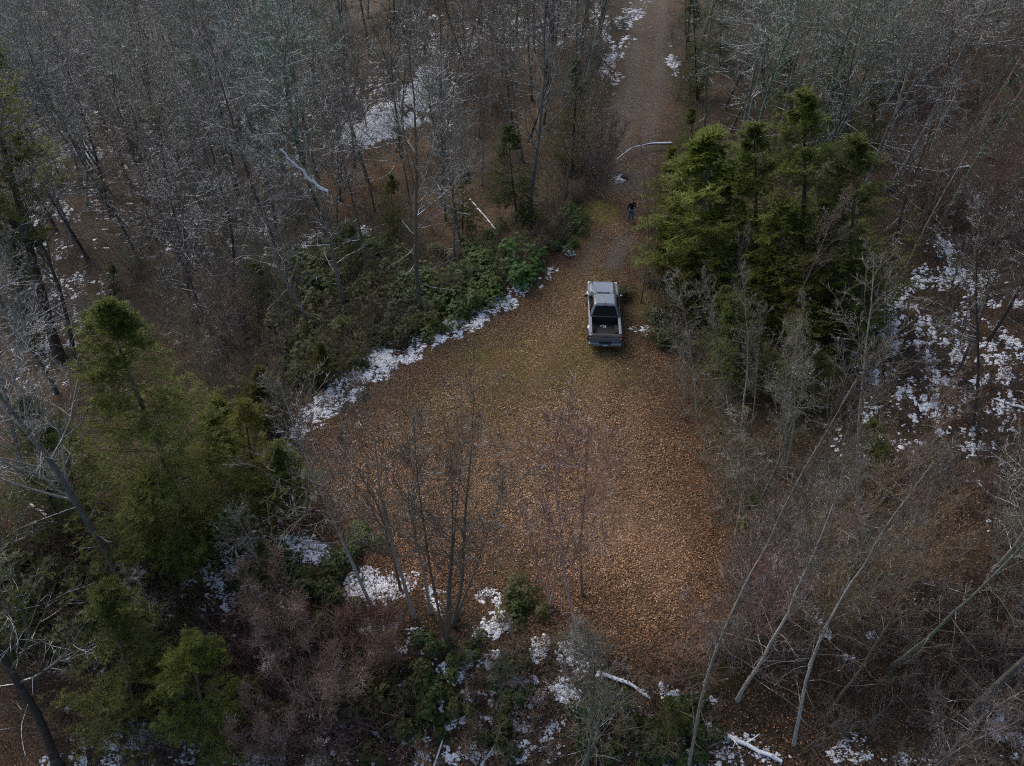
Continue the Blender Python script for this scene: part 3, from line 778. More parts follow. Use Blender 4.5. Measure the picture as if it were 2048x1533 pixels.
# the trees that one can point to, from the photograph: foot pixel, then a pixel higher on the stem
hero('big0', 238, 1160, 0, 815, 'thick snow-dusted bare trunk slanting up from beside the big hemlock out of frame at left', fat=.95, ext=1.45, tint=(1.25, 1.25, 1.3))
hero('big1', 120, 1545, 0, 1340, 'dark thick bare trunk leaning out of the bottom left corner over brown leaves', fat=.9, ext=2.6, tint=DARK)
hero('pole0', 1378, 1545, 1640, 930, 'tall slender grey tree leaning right from the bottom edge beside the snowy logs', fat=.55, ext=1.18, tint=(.75, .74, .7))
hero('pole1', 1475, 1400, 1650, 1010, 'slim grey tree leaning right just behind the longest leaning tree by the clearing', fat=.9, ext=1.2)
hero('pole0', 1590, 1490, 1785, 1090, 'slim bare tree leaning right over brown leaves, left one of the parallel pair', fat=.75, ext=1.3)
hero('pole1', 1660, 1420, 1840, 1110, 'slim bare tree leaning right over brown leaves, right one of the parallel pair', fat=.75, ext=1.3, tint=TAN)
hero('big0', 1925, 1440, 2060, 1300, 'thick ring-barked grey trunk leaning out of the right edge near the bottom corner', fat=.7, ext=3.0, tint=(1.1, 1.1, 1.15))
hero('tall1', 1985, 1140, 2110, 880, 'grey bare trunk at the right edge with pale branches sweeping left', fat=1.1, ext=1.3)
hero('slim1', 745, 1215, 585, 830, 'thin bare tree leaning left across the lower end of the snow strip', fat=1.0, ext=1.15)
hero('slim3', 775, 1080, 660, 950, 'short crooked bare stem beside the green bush at the clearing edge', fat=.8, ext=1.4)
hero('slim0', 830, 1235, 738, 790, 'leftmost tall stem of the bare cluster standing below the clearing', fat=1.05, ext=1.08, tint=(.9, .82, .74))
hero('slim2', 862, 1225, 822, 830, 'dark forked stem second from left in the bare cluster below the clearing', fat=1.00, ext=1.05, tint=(.9, .82, .74))
hero('fork0', 893, 1290, 880, 800, 'bare tree with several dark upright stems in the middle of the cluster below the clearing', fat=0.75, ext=1.02, tint=(.9, .82, .74))
hero('slim3', 905, 1250, 950, 775, 'rightmost tall stem of the bare cluster below the clearing, reaching highest', fat=1.10, ext=1.0, tint=(.9, .82, .74))
hero('slim2', 912, 1240, 1010, 985, 'low stem of the cluster below the clearing leaning out to the right', fat=1.1, ext=1.15, tint=(.85, .78, .7))
hero('slim0', 800, 1180, 690, 900, 'low stem left of the cluster below the clearing leaning out to the left', fat=1.0, ext=1.1, tint=(.85, .78, .7))
hero('slim1', 1160, 1290, 1108, 840, 'thin reddish-twigged tree rising over the middle of the brown clearing', fat=1.05, ext=1.05, tint=RED)
hero('slim3', 1165, 1190, 1178, 860, 'thin dark reddish tree with a side branch over the pale leaves of the clearing', fat=1.15, ext=1.05, tint=RED)
hero('fork1', 1100, 1210, 1075, 960, 'low multi-stemmed reddish tree left of the two thin trees over the clearing', fat=1.0, ext=1.1, tint=RED)
hero('pole0', 1150, 1560, 1163, 1300, 'left of the twin bare trunks rising from the bottom edge', fat=1.0, ext=1.2, tint=GREY)
hero('pole1', 1170, 1560, 1180, 1310, 'right of the twin bare trunks rising from the bottom edge', fat=1.0, ext=1.15, tint=GREY)
hero('tall0', 690, 630, 580, 250, 'dark-trunked bare tree with a snow-lined limb, behind the laurel bank', fat=1.1, ext=1.25, tint=(.8, .78, .75))
hero('tall1', 625, 660, 520, 380, 'grey bare tree at the left end of the laurel bank', fat=1.05, ext=1.3)
hero('tall2', 846, 640, 818, 190, 'tall straight bare tree standing in the laurels above the snow strip', fat=.95, ext=1.3, tint=(.85, .85, .8))
hero('tall3', 738, 560, 690, 280, 'slim dark bare tree between the two laurel bank trees', fat=.75, ext=1.5, tint=(.75, .73, .7))
hero('tall0', 925, 505, 892, 300, 'crooked bare tree just right of the tall straight one behind the laurels', fat=.85, ext=1.7)
hero('tall2', 905, 560, 905, 330, 'bare tree with orange leaves below its fork behind the laurel bank', fat=.7, ext=1.5)
hero('big1', 1058, 440, 1073, 30, 'tall bare tree with wide crooked boughs left of the dirt road', fat=.75, ext=1.3)
hero('tall1', 1087, 250, 1087, -20, 'straight dark pole of a tree beside the snow patch at the top centre', fat=.8, ext=1.3, tint=(.7, .68, .65))
hero('slim2', 1020, 400, 1015, 120, 'slim bare tree left of the wide-boughed one by the road', fat=1.0, ext=1.3)
hero('pole0', 1281, 605, 1280, 300, 'thin straight pole tree by the nose of the truck', fat=.8, ext=1.1, tint=TAN)
hero('slim3', 1296, 560, 1297, 330, 'thin bare sapling just right of the walking person', fat=.8, ext=1.1, tint=TAN)
hero('tall3', 150, 720, -10, 380, 'dark leaning bare trunk under the pine at the left edge', fat=1.1, ext=1.35, tint=DARK)
hero('slim1', 1395, 840, 1365, 610, 'grey bare tree nearest the truck on the right side of the clearing', fat=1.1, ext=1.25, tint=PALE)
hero('pole1', 1468, 890, 1405, 560, 'thin leaning grey tree below the bright green pines', fat=.9, ext=1.05, tint=PALE)
hero('pole0', 1482, 860, 1482, 560, 'straight slim grey tree beside the leaning one below the pines', fat=.85, ext=1.1, tint=PALE)
hero('slim3', 1500, 870, 1520, 640, 'slim grey pole right of the straight one below the pines', fat=.8, ext=1.1, tint=PALE)
hero('fork1', 1568, 950, 1575, 660, 'pale forked tree with a fan of ascending branches at the right wood edge', fat=1.0, ext=1.1, tint=PALE)
hero('slim1', 1715, 1020, 1745, 560, 'slim bare tree in front of the snow-speckled right slope', fat=1.0, ext=1.1)
hero('tall2', 1945, 850, 1960, 520, 'dark bare tree standing in the snow patches of the right slope', fat=.9, ext=1.3, tint=DARK)
hero('tall0', 1525, 190, 1530, -10, 'black bare trunk behind the green crowns at the top', fat=1.2, ext=1.9, tint=(.4, .38, .36))
hero('slim2', 320, 1290, 270, 1180, 'small bare tree seen from above with radiating pale branches at lower left', fat=1.6, ext=1.3, tint=PALE)
hero('slim0', 420, 1080, 455, 960, 'snow-flecked bare tree in front of the big hemlock', fat=1.2, ext=1.3, tint=PALE)
hero('slim3', 540, 1160, 480, 1040, 'snow-lined bare crown spreading below the big hemlock', fat=1.5, ext=1.2, tint=PALE)
hero('bush0', 640, 1440, 630, 1290, 'rounded pinkish-brown bare bush crown near the bottom edge', fat=1.1, ext=1.1, cat='bush', tint=(1.3, .92, .86))
hero('bush0', 560, 1530, 540, 1400, 'pinkish bare bush at the bottom edge left of the larger rounded one', fat=1.0, ext=1.1, cat='bush', tint=(1.25, .92, .85))
hero('bush0', 770, 1330, 775, 1230, 'brown bare bush among snow below the stem cluster', fat=.9, ext=1.1, cat='bush', tint=(1.1, .8, .6))

# evergreens
GR = (1, 1, 1); BR = (1.25, 1.35, 1.0); DK = (.62, .70, .72); OL = (1.35, 1.15, 1.0)
hero('hem0', 385, 1085, 238, 575, 'largest hemlock, a broad green cone on the left side of the wood', fat=1.08, tint=(1.0, 1.05, .8))
hero('hem2', 330, 1130, 290, 940, 'olive lower hemlock growing in the skirt of the largest one', fat=1.25, tint=(.95, .95, .7))
hero('hem2', 450, 1070, 430, 860, 'soft olive hemlock between the largest one and the snow strip', fat=1.1, tint=(1.1, 1.05, .8))
hero('hem2', 520, 1010, 480, 800, 'olive-green young hemlock at the right foot of the largest one', fat=1.0, tint=OL)
hero('hem1', 120, 1080, 40, 790, 'dark hemlock behind the thick slanting trunk at left', fat=1.1, tint=DK)
hero('hem2', 420, 1480, 375, 1270, 'bright low hemlock seen from above near the bottom left', fat=1.15, tint=(1.2, 1.2, 1.0))
hero('hem2', 270, 1420, 210, 1180, 'dull green hemlock left of the bright low one at bottom left', fat=1.3, tint=(.85, .85, .8))
hero('hem2', 540, 1160, 520, 1080, 'small hemlock between snow and the big hemlock', fat=1.0, tint=(1, 1, .9))
hero('pine0', 120, 720, -75, 50, 'tall pine with tufted crown at the left edge', fat=1.25, tint=(1.0, 1.0, .9))
hero('hem1', 70, 700, 30, 490, 'dark low evergreen at the left edge below the tufted pine', fat=.9, tint=DK)
hero('hem2', 300, 470, 290, 385, 'small evergreen half hidden among grey twigs at upper left', fat=1.0, tint=OL)
hero('hem2', 230, 600, 225, 530, 'small dark evergreen among the grey trunks left of centre', fat=1.0, tint=DK)
hero('hem1', 1600, 640, 1600, 170, 'largest evergreen right of the road, dark green and shaggy', fat=1.3, tint=(.95, 1.0, .85))
hero('hem1', 1510, 610, 1500, 240, 'shaggy evergreen on the left flank of the largest one right of the road', fat=1.3, tint=(.9, 1.0, .75))
hero('hem2', 1560, 660, 1560, 400, 'evergreen skirt of lighter green in front of the largest one', fat=1.3, tint=(.95, 1.0, .75))
hero('hem2', 1650, 640, 1655, 400, 'dull green low evergreen in front of the largest one, to its right', fat=1.3, tint=(.75, .85, .7))
hero('hem1', 1690, 660, 1710, 260, 'evergreen on the right flank of the largest one, greyish green', fat=1.3, tint=(.88, .92, .82))
hero('pine1', 1430, 560, 1425, 270, 'bright yellow-green young pine nearest the road', fat=1.9, tint=BR)
hero('pine1', 1395, 470, 1395, 330, 'small bright pine at the road edge below the fallen branch', fat=1.7, tint=BR)
hero('pine1', 1345, 470, 1345, 300, 'thin feathery olive pine sapling leaning over the road edge', fat=1.0, tint=OL)
hero('pine1', 1540, 640, 1535, 495, 'yellow-green pine tuft below the largest evergreen', fat=1.5, tint=(1.3, 1.5, .9))
hero('pine1', 1610, 690, 1615, 520, 'olive pine below and right of the yellow-green tuft', fat=1.4, tint=OL)
hero('hem2', 1720, 720, 1725, 500, 'dark evergreen at the left edge of the snowy right slope', fat=1.1, tint=(.8, .85, .8))
hero('hem2', 1760, 930, 1745, 840, 'small dark green shrubby hemlock on the snowy slope', fat=1.2, tint=(.8, .9, .7))
hero('hem1', 1660, 250, 1680, 60, 'dark evergreen behind bare branches at the upper right', fat=1.1, tint=DK)
hero('hem1', 1775, 200, 1790, 20, 'dark evergreen close to the top edge at the right', fat=1.0, tint=DK)
hero('hem1', 1395, 200, 1385, -20, 'dark evergreen beside the snow streak right of the upper road', fat=.9, tint=DK)
hero('hem1', 1145, 340, 1150, 115, 'dull green evergreen on the inside bend left of the upper road', fat=1.1, tint=(.8, .85, .8))
hero('hem2', 1035, 440, 1010, 250, 'dark evergreen behind the wide-boughed bare tree', fat=1.1, tint=DK)
hero('hem2', 925, 480, 925, 330, 'thin dark evergreen among the trunks left of the road', fat=.9, tint=DK)
hero('hem2', 790, 490, 780, 345, 'slender evergreen standing in the brown leaves behind the laurels', fat=.9, tint=(.95, .9, .75))
hero('hem2', 710, 530, 700, 450, 'small evergreen left of the slender one behind the laurels', fat=1.0, tint=DK)
hero('hem2', 1490, 780, 1470, 590, 'grey-green evergreen behind the slim pale poles', fat=1.1, tint=(.75, .85, .85))
hero('hem2', 1620, 810, 1600, 640, 'dark low evergreen in shade at the centre of the right wood', fat=1.2, tint=DK)
hero('pine1', 590, 1010, 560, 890, 'soft grey-green young pine beside the lower end of the snow strip', fat=1.4, tint=(1.1, 1.2, 1.2))
hero('pine1', 440, 960, 430, 800, 'yellowish young pine pressed against the big hemlock', fat=1.2, tint=(1.3, 1.2, .9))
hero('hem1', 1440, 130, 1445, -60, 'dark evergreen at the top edge just right of the upper road', fat=1.1, tint=DK)
hero('hem1', 1570, 260, 1570, 90, 'dark evergreen at the back of the green group right of the road', fat=1.2, tint=(.6, .66, .6))
hero('hem1', 1740, 330, 1750, 150, 'dark evergreen at the back right of the green group', fat=1.1, tint=(.6, .66, .6))
hero('hem2', 1385, 330, 1385, 215, 'small dull evergreen at the road edge above the fallen branch', fat=1.2, tint=(.8, .85, .75))
hero('pine1', 1330, 560, 1335, 440, 'thin olive pine between the truck and the bright pines', fat=1.1, tint=(.85, .8, .8))
hero('pine1', 1385, 640, 1388, 500, 'olive pine sapling right of the truck behind bare twigs', fat=1.3, tint=(.8, .78, .75))
hero('pine1', 1450, 720, 1450, 580, 'dull olive pine under the pale poles right of the truck', fat=1.3, tint=(.7, .72, .7))
hero('pine1', 530, 860, 520, 740, 'olive young pine in the brown brush left of the snow strip', fat=1.3, tint=(.8, .75, .7))
hero('pine1', 640, 770, 640, 690, 'yellowish young pine in the brush just above the snow strip', fat=1.3, tint=(.85, .8, .7))
hero('hem2', 60, 1330, 40, 1180, 'dull dark hemlock at the lower left edge', fat=1.2, tint=(.7, .75, .65))
hero('hem2', 150, 1020, 130, 850, 'dark olive hemlock between the thick slanting trunk and the largest hemlock', fat=1.4, tint=(.75, .8, .65))
hero('hem2', 520, 620, 515, 520, 'small olive evergreen among the trunks left of the laurel bank', fat=1.1, tint=(.8, .8, .7))
hero('hem2', 1350, 1470, 1340, 1400, 'single dark green shrub-like hemlock between snow at the bottom', fat=1.0, tint=(.6, .66, .55))

# ------------------------------------------------------------------ laurels
def laurels():
    def row(poly_px, n, label, group, tints, kinds=('lau0', 'lau1'), smin=.65, smax=1.25, gap=1.0):
        xs = [p[0] for p in poly_px]; ys = [p[1] for p in poly_px]
        pts = []; tries = 0
        while len(pts) < n and tries < 6000:
            tries += 1
            u, v = rs.uniform(min(xs), max(xs)), rs.uniform(min(ys), max(ys))
            if not inpoly(np.array([u]), np.array([v]), poly_px)[0]: continue
            p = at1(u, v)
            if any((p[0] - q[0]) ** 2 + (p[1] - q[1]) ** 2 < gap * gap for q in pts): continue
            pts.append(p)
            k = rs.uniform(smin, smax); t = rs.choice(tints)
            B[rs.choice(kinds)].put(p, height=k, spin=rs.random() * 6.28, label=label, cat='shrub', group=group,
                                    tint=tuple(c * rs.uniform(.85, 1.15) for c in t))
    g = [(1, 1.1, .9), (1.25, 1.25, .9), (.8, 1.0, .85), (1.1, 1.2, .8)]
    row([(560, 640), (640, 600), (700, 640), (800, 620), (830, 670), (760, 690), (690, 730), (640, 770), (600, 790)], 26,
        'leafy green laurel shrub in the left half of the bank above the snow strip', 'laurels in the left half of the snow-edged bank', [(.85, .85, .75), (.65, .72, .62), (1.0, .92, .75)])
    row([(800, 620), (880, 570), (950, 560), (985, 600), (930, 640), (880, 655), (830, 675)], 20,
        'bright green laurel shrub in the middle of the bank above the snow strip', 'laurels in the middle of the snow-edged bank', [(.95, 1.0, .85), (.8, .95, .8), (1.2, 1.2, .85)])
    row([(950, 560), (1000, 520), (1050, 520), (1070, 545), (1030, 575), (985, 600)], 9,
        'dark green laurel shrub at the upper end of the bank by the snow strip', 'laurels at the upper end of the snow-edged bank', [(.9, 1.2, 1.0)])
    row([(1085, 480), (1120, 440), (1150, 440), (1155, 470), (1130, 515), (1105, 510)], 7,
        'laurel shrub on the road bend above the single white snow clump', 'laurels on the road bend', [(.8, 1.1, .95), (1, 1.2, .9)], smin=.5, smax=.85, gap=.9)
    row([(560, 520), (700, 480), (800, 500), (830, 560), (700, 600), (600, 590)], 22,
        'olive laurel shrub among the trunks behind the bank', 'laurels among the trunks behind the bank', [(.75, .85, .7), (1, 1, .75)])
    row([(880, 520), (1000, 470), (1080, 440), (1060, 510), (950, 550)], 10,
        'dull green laurel shrub on the brown slope behind the bank', 'laurels on the slope behind the bank', [(.7, .85, .75), (.9, 1, .8)], smin=.5, smax=.9)
    row([(860, 1280), (1020, 1300), (1060, 1420), (1000, 1500), (870, 1480), (830, 1380)], 10,
        'low dark laurel poking out of the snow at the bottom centre', 'low laurels in the snow at the bottom centre', [(.50, .60, .5), (.65, .68, .5)], kinds=('lau2',), smin=.5, smax=.95, gap=.8)
    row([(700, 1330), (830, 1330), (840, 1470), (720, 1490)], 9,
        'olive laurel beside the pinkish bush at the bottom', 'olive laurels beside the pinkish bush', [(.62, .58, .5)], smin=.5, smax=.8, gap=.8)
    row([(1020, 1170), (1080, 1160), (1060, 1240), (1020, 1240)], 3,
        'green laurel clump on the near edge of the clearing', 'laurel clump on the near edge of the clearing', [(.7, .72, .6)], smin=.4, smax=.6, gap=.7)
    row([(685, 1070), (745, 1070), (745, 1110), (690, 1115)], 2,
        'small bright green laurel at the left near corner of the clearing', 'small laurels at the left near corner', [(.8, .85, .7)], kinds=('lau2',), smin=.7, smax=.9, gap=.7)
    row([(560, 1120), (700, 1130), (700, 1230), (560, 1260), (480, 1200)], 12,
        'dark laurel between snow patches left of the near bank', 'dark laurels between the snow patches at lower left', [(.5, .58, .45), (.6, .62, .5)], smin=.4, smax=.75, gap=.9)
    row([(0, 1100), (120, 1130), (260, 1180), (320, 1300), (100, 1280), (0, 1200)], 10,
        'dull laurel on the brown floor at the left below the thick trunk', 'laurels below the thick trunk at left', [(.8, .85, .65)], smin=.7, smax=1.1, gap=1)
    row([(1250, 590), (1320, 560), (1400, 640), (1380, 740), (1290, 660)], 7,
        'grey-green laurel beside the right side of the truck', 'laurels beside the truck', [(.6, .62, .6)], smin=.4, smax=.7, gap=1.2)
    row([(1200, 1400), (1420, 1430), (1400, 1533), (1240, 1533), (1090, 1440)], 9,
        'small dark laurel among the snowy logs at the bottom', 'small laurels among the snowy logs', [(.45, .5, .42)], kinds=('lau2',), smin=.6, smax=1.0, gap=.8)
    row([(1480, 950), (1640, 1000), (1760, 1120), (1640, 1180), (1500, 1090)], 7,
        'small olive laurel under the bare saplings right of the clearing', 'small laurels right of the clearing', [(.8, .8, .6)], kinds=('lau2',), smin=.7, smax=1.1, gap=1.2)
laurels()

# ------------------------------------------------------------------ the rest of the bare wood
CLEARP = [(1120, 520), (960, 660), (720, 800), (600, 930), (620, 1030), (760, 1120), (1100, 1180), (1380, 1230), (1410, 1050), (1370, 880), (1300, 740), (1265, 660), (1262, 480), (1330, 330), (1340, 60), (1250, 60), (1210, 330), (1180, 440)]
REGIONS = [  # name polygon in photo pixels, spacing, kinds, tints, height range, label, group
 ([(-300, 60), (620, 60), (620, -90), (-300, -90)], 4.6, ['tall0', 'tall1', 'tall2', 'tall3'], [PALE, GREY], (13, 18), 'grey bare tree of the far dense wood along the top left edge', 'trees of the far wood along the top left edge'),
 ([(-260, 60), (300, 60), (300, 330), (-260, 330)], 3.8, ['tall0', 'tall1', 'tall2', 'big0'], [PALE, GREY, (1.1, 1.15, 1.0)], (13, 18), 'lichen-grey bare tree in the thicket right of the tufted pine', 'bare trees right of the tufted pine'),
 ([(300, 60), (640, 60), (640, 330), (300, 330)], 3.8, ['tall0', 'tall1', 'tall3', 'big1'], [PALE, GREY, (1.1, 1.15, 1.0)], (13, 18), 'lichen-grey bare tree in the upper left thicket left of the snowy track', 'bare trees left of the snowy lower track'),
 ([(-260, 330), (300, 330), (300, 620), (-260, 620)], 3.3, ['tall0', 'tall1', 'tall2', 'tall3'], [GREY, DARK, PALE], (12, 17), 'dark-trunked bare tree between the left edge and the big hemlock top', 'bare trees behind the big hemlock'),
 ([(300, 330), (600, 330), (570, 620), (430, 680), (300, 620)], 3.0, ['tall0', 'tall2', 'tall3', 'slim1'], [GREY, DARK, PALE], (11, 16), 'bare tree in the grey thicket right of the big hemlock top', 'bare trees right of the big hemlock top'),
 ([(640, -60), (960, -60), (960, 210), (640, 250)], 5.4, ['tall0', 'tall1', 'slim0', 'tall3'], [GREY, (.8, .8, .75)], (12, 17), 'bare tree beside the snowy lower track at the top', 'bare trees beside the snowy lower track'),
 ([(960, -60), (1230, -60), (1180, 220), (960, 240)], 3.3, ['tall1', 'tall2', 'slim2', 'slim0'], [GREY, DARK], (12, 17), 'bare pole tree in the strip between the lower track and upper road', 'bare trees between lower track and upper road'),
 ([(640, 250), (960, 210), (1180, 230), (1140, 420), (900, 520), (620, 500)], 3.1, ['tall1', 'slim2', 'slim0', 'slim3', 'tall3'], [GREY, DARK, (.8, .75, .7)], (9, 15), 'thin bare tree rising from the brown leafy slope left of the road', 'bare trees on the brown slope left of the road'),
 ([(1150, 260), (1215, 260), (1225, 380), (1150, 420)], 1.7, ['slim1', 'slim3', 'bush0'], [TAN, (1.1, .85, .8)], (4, 6.5), 'low brown-twigged sapling at the left edge of the upper road', 'brown saplings at the left edge of the road'),
 ([(1370, -60), (1640, -60), (1640, 160), (1370, 180)], 3.8, ['tall0', 'tall1', 'tall3', 'slim0'], [(.8, .84, .76), (.95, 1, .9)], (10, 15), 'grey bare tree above the green crowns right of the upper road', 'bare trees above the green crowns'),
 ([(1380, 160), (1760, 160), (1800, 420), (1700, 520), (1480, 480), (1400, 300)], 2.9, ['tall0', 'tall1', 'tall2', 'tall3'], [(.8, .84, .76), (.95, 1, .9)], (12, 16), 'grey-crowned bare tree rising out of the evergreen group right of the road', 'bare trees rising out of the evergreen group'),
 ([(1640, -60), (2200, -60), (2200, 240), (1640, 180)], 3.8, ['tall0', 'tall2', 'slim1', 'slim3'], [(1.05, .75, .68), GREY, DARK], (9, 14), 'reddish-grey bare tree near the top right corner', 'bare trees near the top right corner'),
 ([(1760, 220), (2300, 220), (2300, 480), (1760, 480)], 3.0, ['tall1', 'slim1', 'slim2', 'fork0'], [(1.1, .75, .66), GREY], (8, 13), 'reddish bare tree at the right edge above the snowy slope', 'reddish bare trees above the snowy slope'),
 ([(1760, 480), (2300, 480), (2300, 900), (1740, 900)], 3.3, ['tall1', 'slim1', 'slim2', 'slim3'], [(.95, .75, .7), DARK], (8, 13), 'dark bare tree on the snow-speckled right slope', 'bare trees on the snow-speckled slope'),
 ([(1620, 900), (2300, 900), (2300, 1200), (1640, 1200)], 2.9, ['pole0', 'pole1', 'slim3', 'slim0'], [(.85, .8, .75), (.95, .78, .7)], (8, 12), 'brown-twigged bare tree below the snowy slope at the right edge', 'bare trees below the snowy slope'),
 ([(1300, 560), (1430, 640), (1520, 900), (1600, 960), (1560, 720), (1420, 560)], 1.7, ['pole0', 'pole1', 'slim2', 'slim1'], [GREY, (.9, .9, .85)], (6, 10), 'pale slender sapling along the right edge of the clearing', 'pale saplings along the right edge of the clearing'),
 ([(1480, 960), (1640, 960), (1660, 1250), (1500, 1320), (1460, 1180)], 2.0, ['slim1', 'fork0', 'slim2', 'bush0'], [(1.1, .85, .78), GREY], (5, 9), 'twiggy brown sapling right of the near half of the clearing', 'twiggy saplings right of the near clearing'),
 ([(1420, 1340), (2200, 1210), (2300, 1700), (1420, 1700)], 2.6, ['pole0', 'pole1', 'pole0', 'slim1'], [(.8, .78, .74), (.9, .85, .8)], (9, 13), 'bare sapling over brown leaves in the bottom right corner', 'bare saplings in the bottom right corner'),
 ([(380, 640), (600, 640), (560, 860), (470, 860)], 2.0, ['slim1', 'fork0', 'bush0', 'slim3'], [(1.0, .92, .78), (1.1, .9, .78)], (4, 7.5), 'brown-red sapling between the big hemlock and the snow strip', 'brown-red saplings between hemlock and snow strip'),
 ([(-300, 620), (150, 640), (60, 1000), (-300, 1000)], 3.6, ['tall0', 'tall1', 'slim2'], [PALE, GREY], (9, 14), 'pale-branched bare tree at the left edge above the thick slanting trunk', 'pale bare trees at the left edge'),
 ([(-400, 1000), (60, 1050), (100, 1300), (-400, 1600)], 3.2, ['tall1', 'slim0', 'slim2'], [PALE, GREY], (8, 12), 'bare tree with pale curving branches at the lower left edge', 'bare trees at the lower left edge'),
 ([(700, 1300), (1000, 1300), (1020, 1620), (700, 1620)], 2.6, ['slim1', 'slim3', 'bush0'], [TAN, DARK], (3.5, 6), 'small brown sapling in the snow below the stem cluster', 'brown saplings below the stem cluster'),
 ([(1050, 1260), (1350, 1330), (1400, 1620), (1020, 1620)], 3.0, ['slim0', 'fork0', 'bush0', 'slim2'], [TAN, GREY, RED], (3.5, 6), 'dense twiggy brown sapling below the near edge of the clearing', 'twiggy saplings below the near clearing edge'),
 ([(560, 1250), (700, 1250), (740, 1600), (480, 1600)], 2.2, ['bush0'], [(1.3, .92, .86), (1.2, .9, .85)], (4, 6), 'pinkish-brown bare bush in the thicket near the bottom edge', 'pinkish bushes near the bottom edge'),
 ([(1300, 1240), (1420, 1200), (1480, 1320), (1340, 1350)], 1.4, ['bush0', 'slim3'], [TAN, (1.1, .85, .78)], (3, 5), 'low brown bush at the near right corner of the clearing', 'brown bushes at the near right corner'),
]
def wood():
    cnt = 0
    for (pl, gap, kinds, tints, (h0, h1), label, group) in REGIONS:
        xs = [p[0] for p in pl]; ys = [p[1] for p in pl]
        N = 1500
        uu = NP.uniform(min(xs), max(xs), N); vv = NP.uniform(min(ys), max(ys), N)
        k = inpoly(uu, vv, pl)
        uu, vv = uu[k], vv[k]
        P = at(uu, vv)
        if len(P) == 0: continue
        n = 0
        for p, u, v in zip(P, uu, vv):
            if p[1] > 118 or abs(p[0]) > 75: continue
            if any((p[0] - q[0]) ** 2 + (p[1] - q[1]) ** 2 < gap * gap for q in occupied): continue
            if inpoly(np.array([p[0]]), np.array([p[1]]), CLEAR)[0] or inpoly(np.array([p[0]]), np.array([p[1]]), ROAD)[0]: continue
            h = rs.uniform(h0, h1)
            if p[2] + h > CAM_H - 1 and math.hypot(p[0], p[1]) < 14: h = CAM_H - 3 - p[2]
            lean = Vector((rs.gauss(0, .09), rs.gauss(0, .07), 1)).normalized() * h
            tp = np.array(p) + np.array(lean)
            seg = np.array(p)[None] * (1 - np.linspace(.2, .95, 7))[:, None] + tp[None] * np.linspace(.2, .95, 7)[:, None]
            su, sv, sdp = project(seg)
            lim = 1 if h > 7 else 3
            if inpoly(su, sv, CLEARP).sum() > lim: continue
            if not ((su > -120) & (su < 2170) & (sv > -60) & (sv < 1600)).any(): continue
            occupied.append((p[0], p[1]))
            kd = rs.choice(kinds); t = rs.choice(tints)
            pu, pv, _d = project(np.stack([np.array(p), tp]))
            sl = (pu[1] - pu[0]) / max(1.0, pv[0] - pv[1])
            lum = sum(t) / 3
            look = ('taller' if h > (h0 + h1) / 2 else 'shorter') + (' left-tilting ' if sl < -.16 else ' right-tilting ' if sl > .16 else ' upright ')
            B[kd].put(p, tp, fat=rs.uniform(.85, 1.15) * (1.15 if kd.startswith('slim') else 1), spin=rs.random() * 6.28, label=look + label, group=group,
                      cat='bush' if kd == 'bush0' else 'tree' if kd[:4] in ('tall', 'big0', 'big1') else 'sapling', tint=tuple(c * rs.uniform(.85, 1.15) for c in t))
            cnt += 1; n += 1
        print('wood', n, label)
    print('wood trees', cnt)
wood()

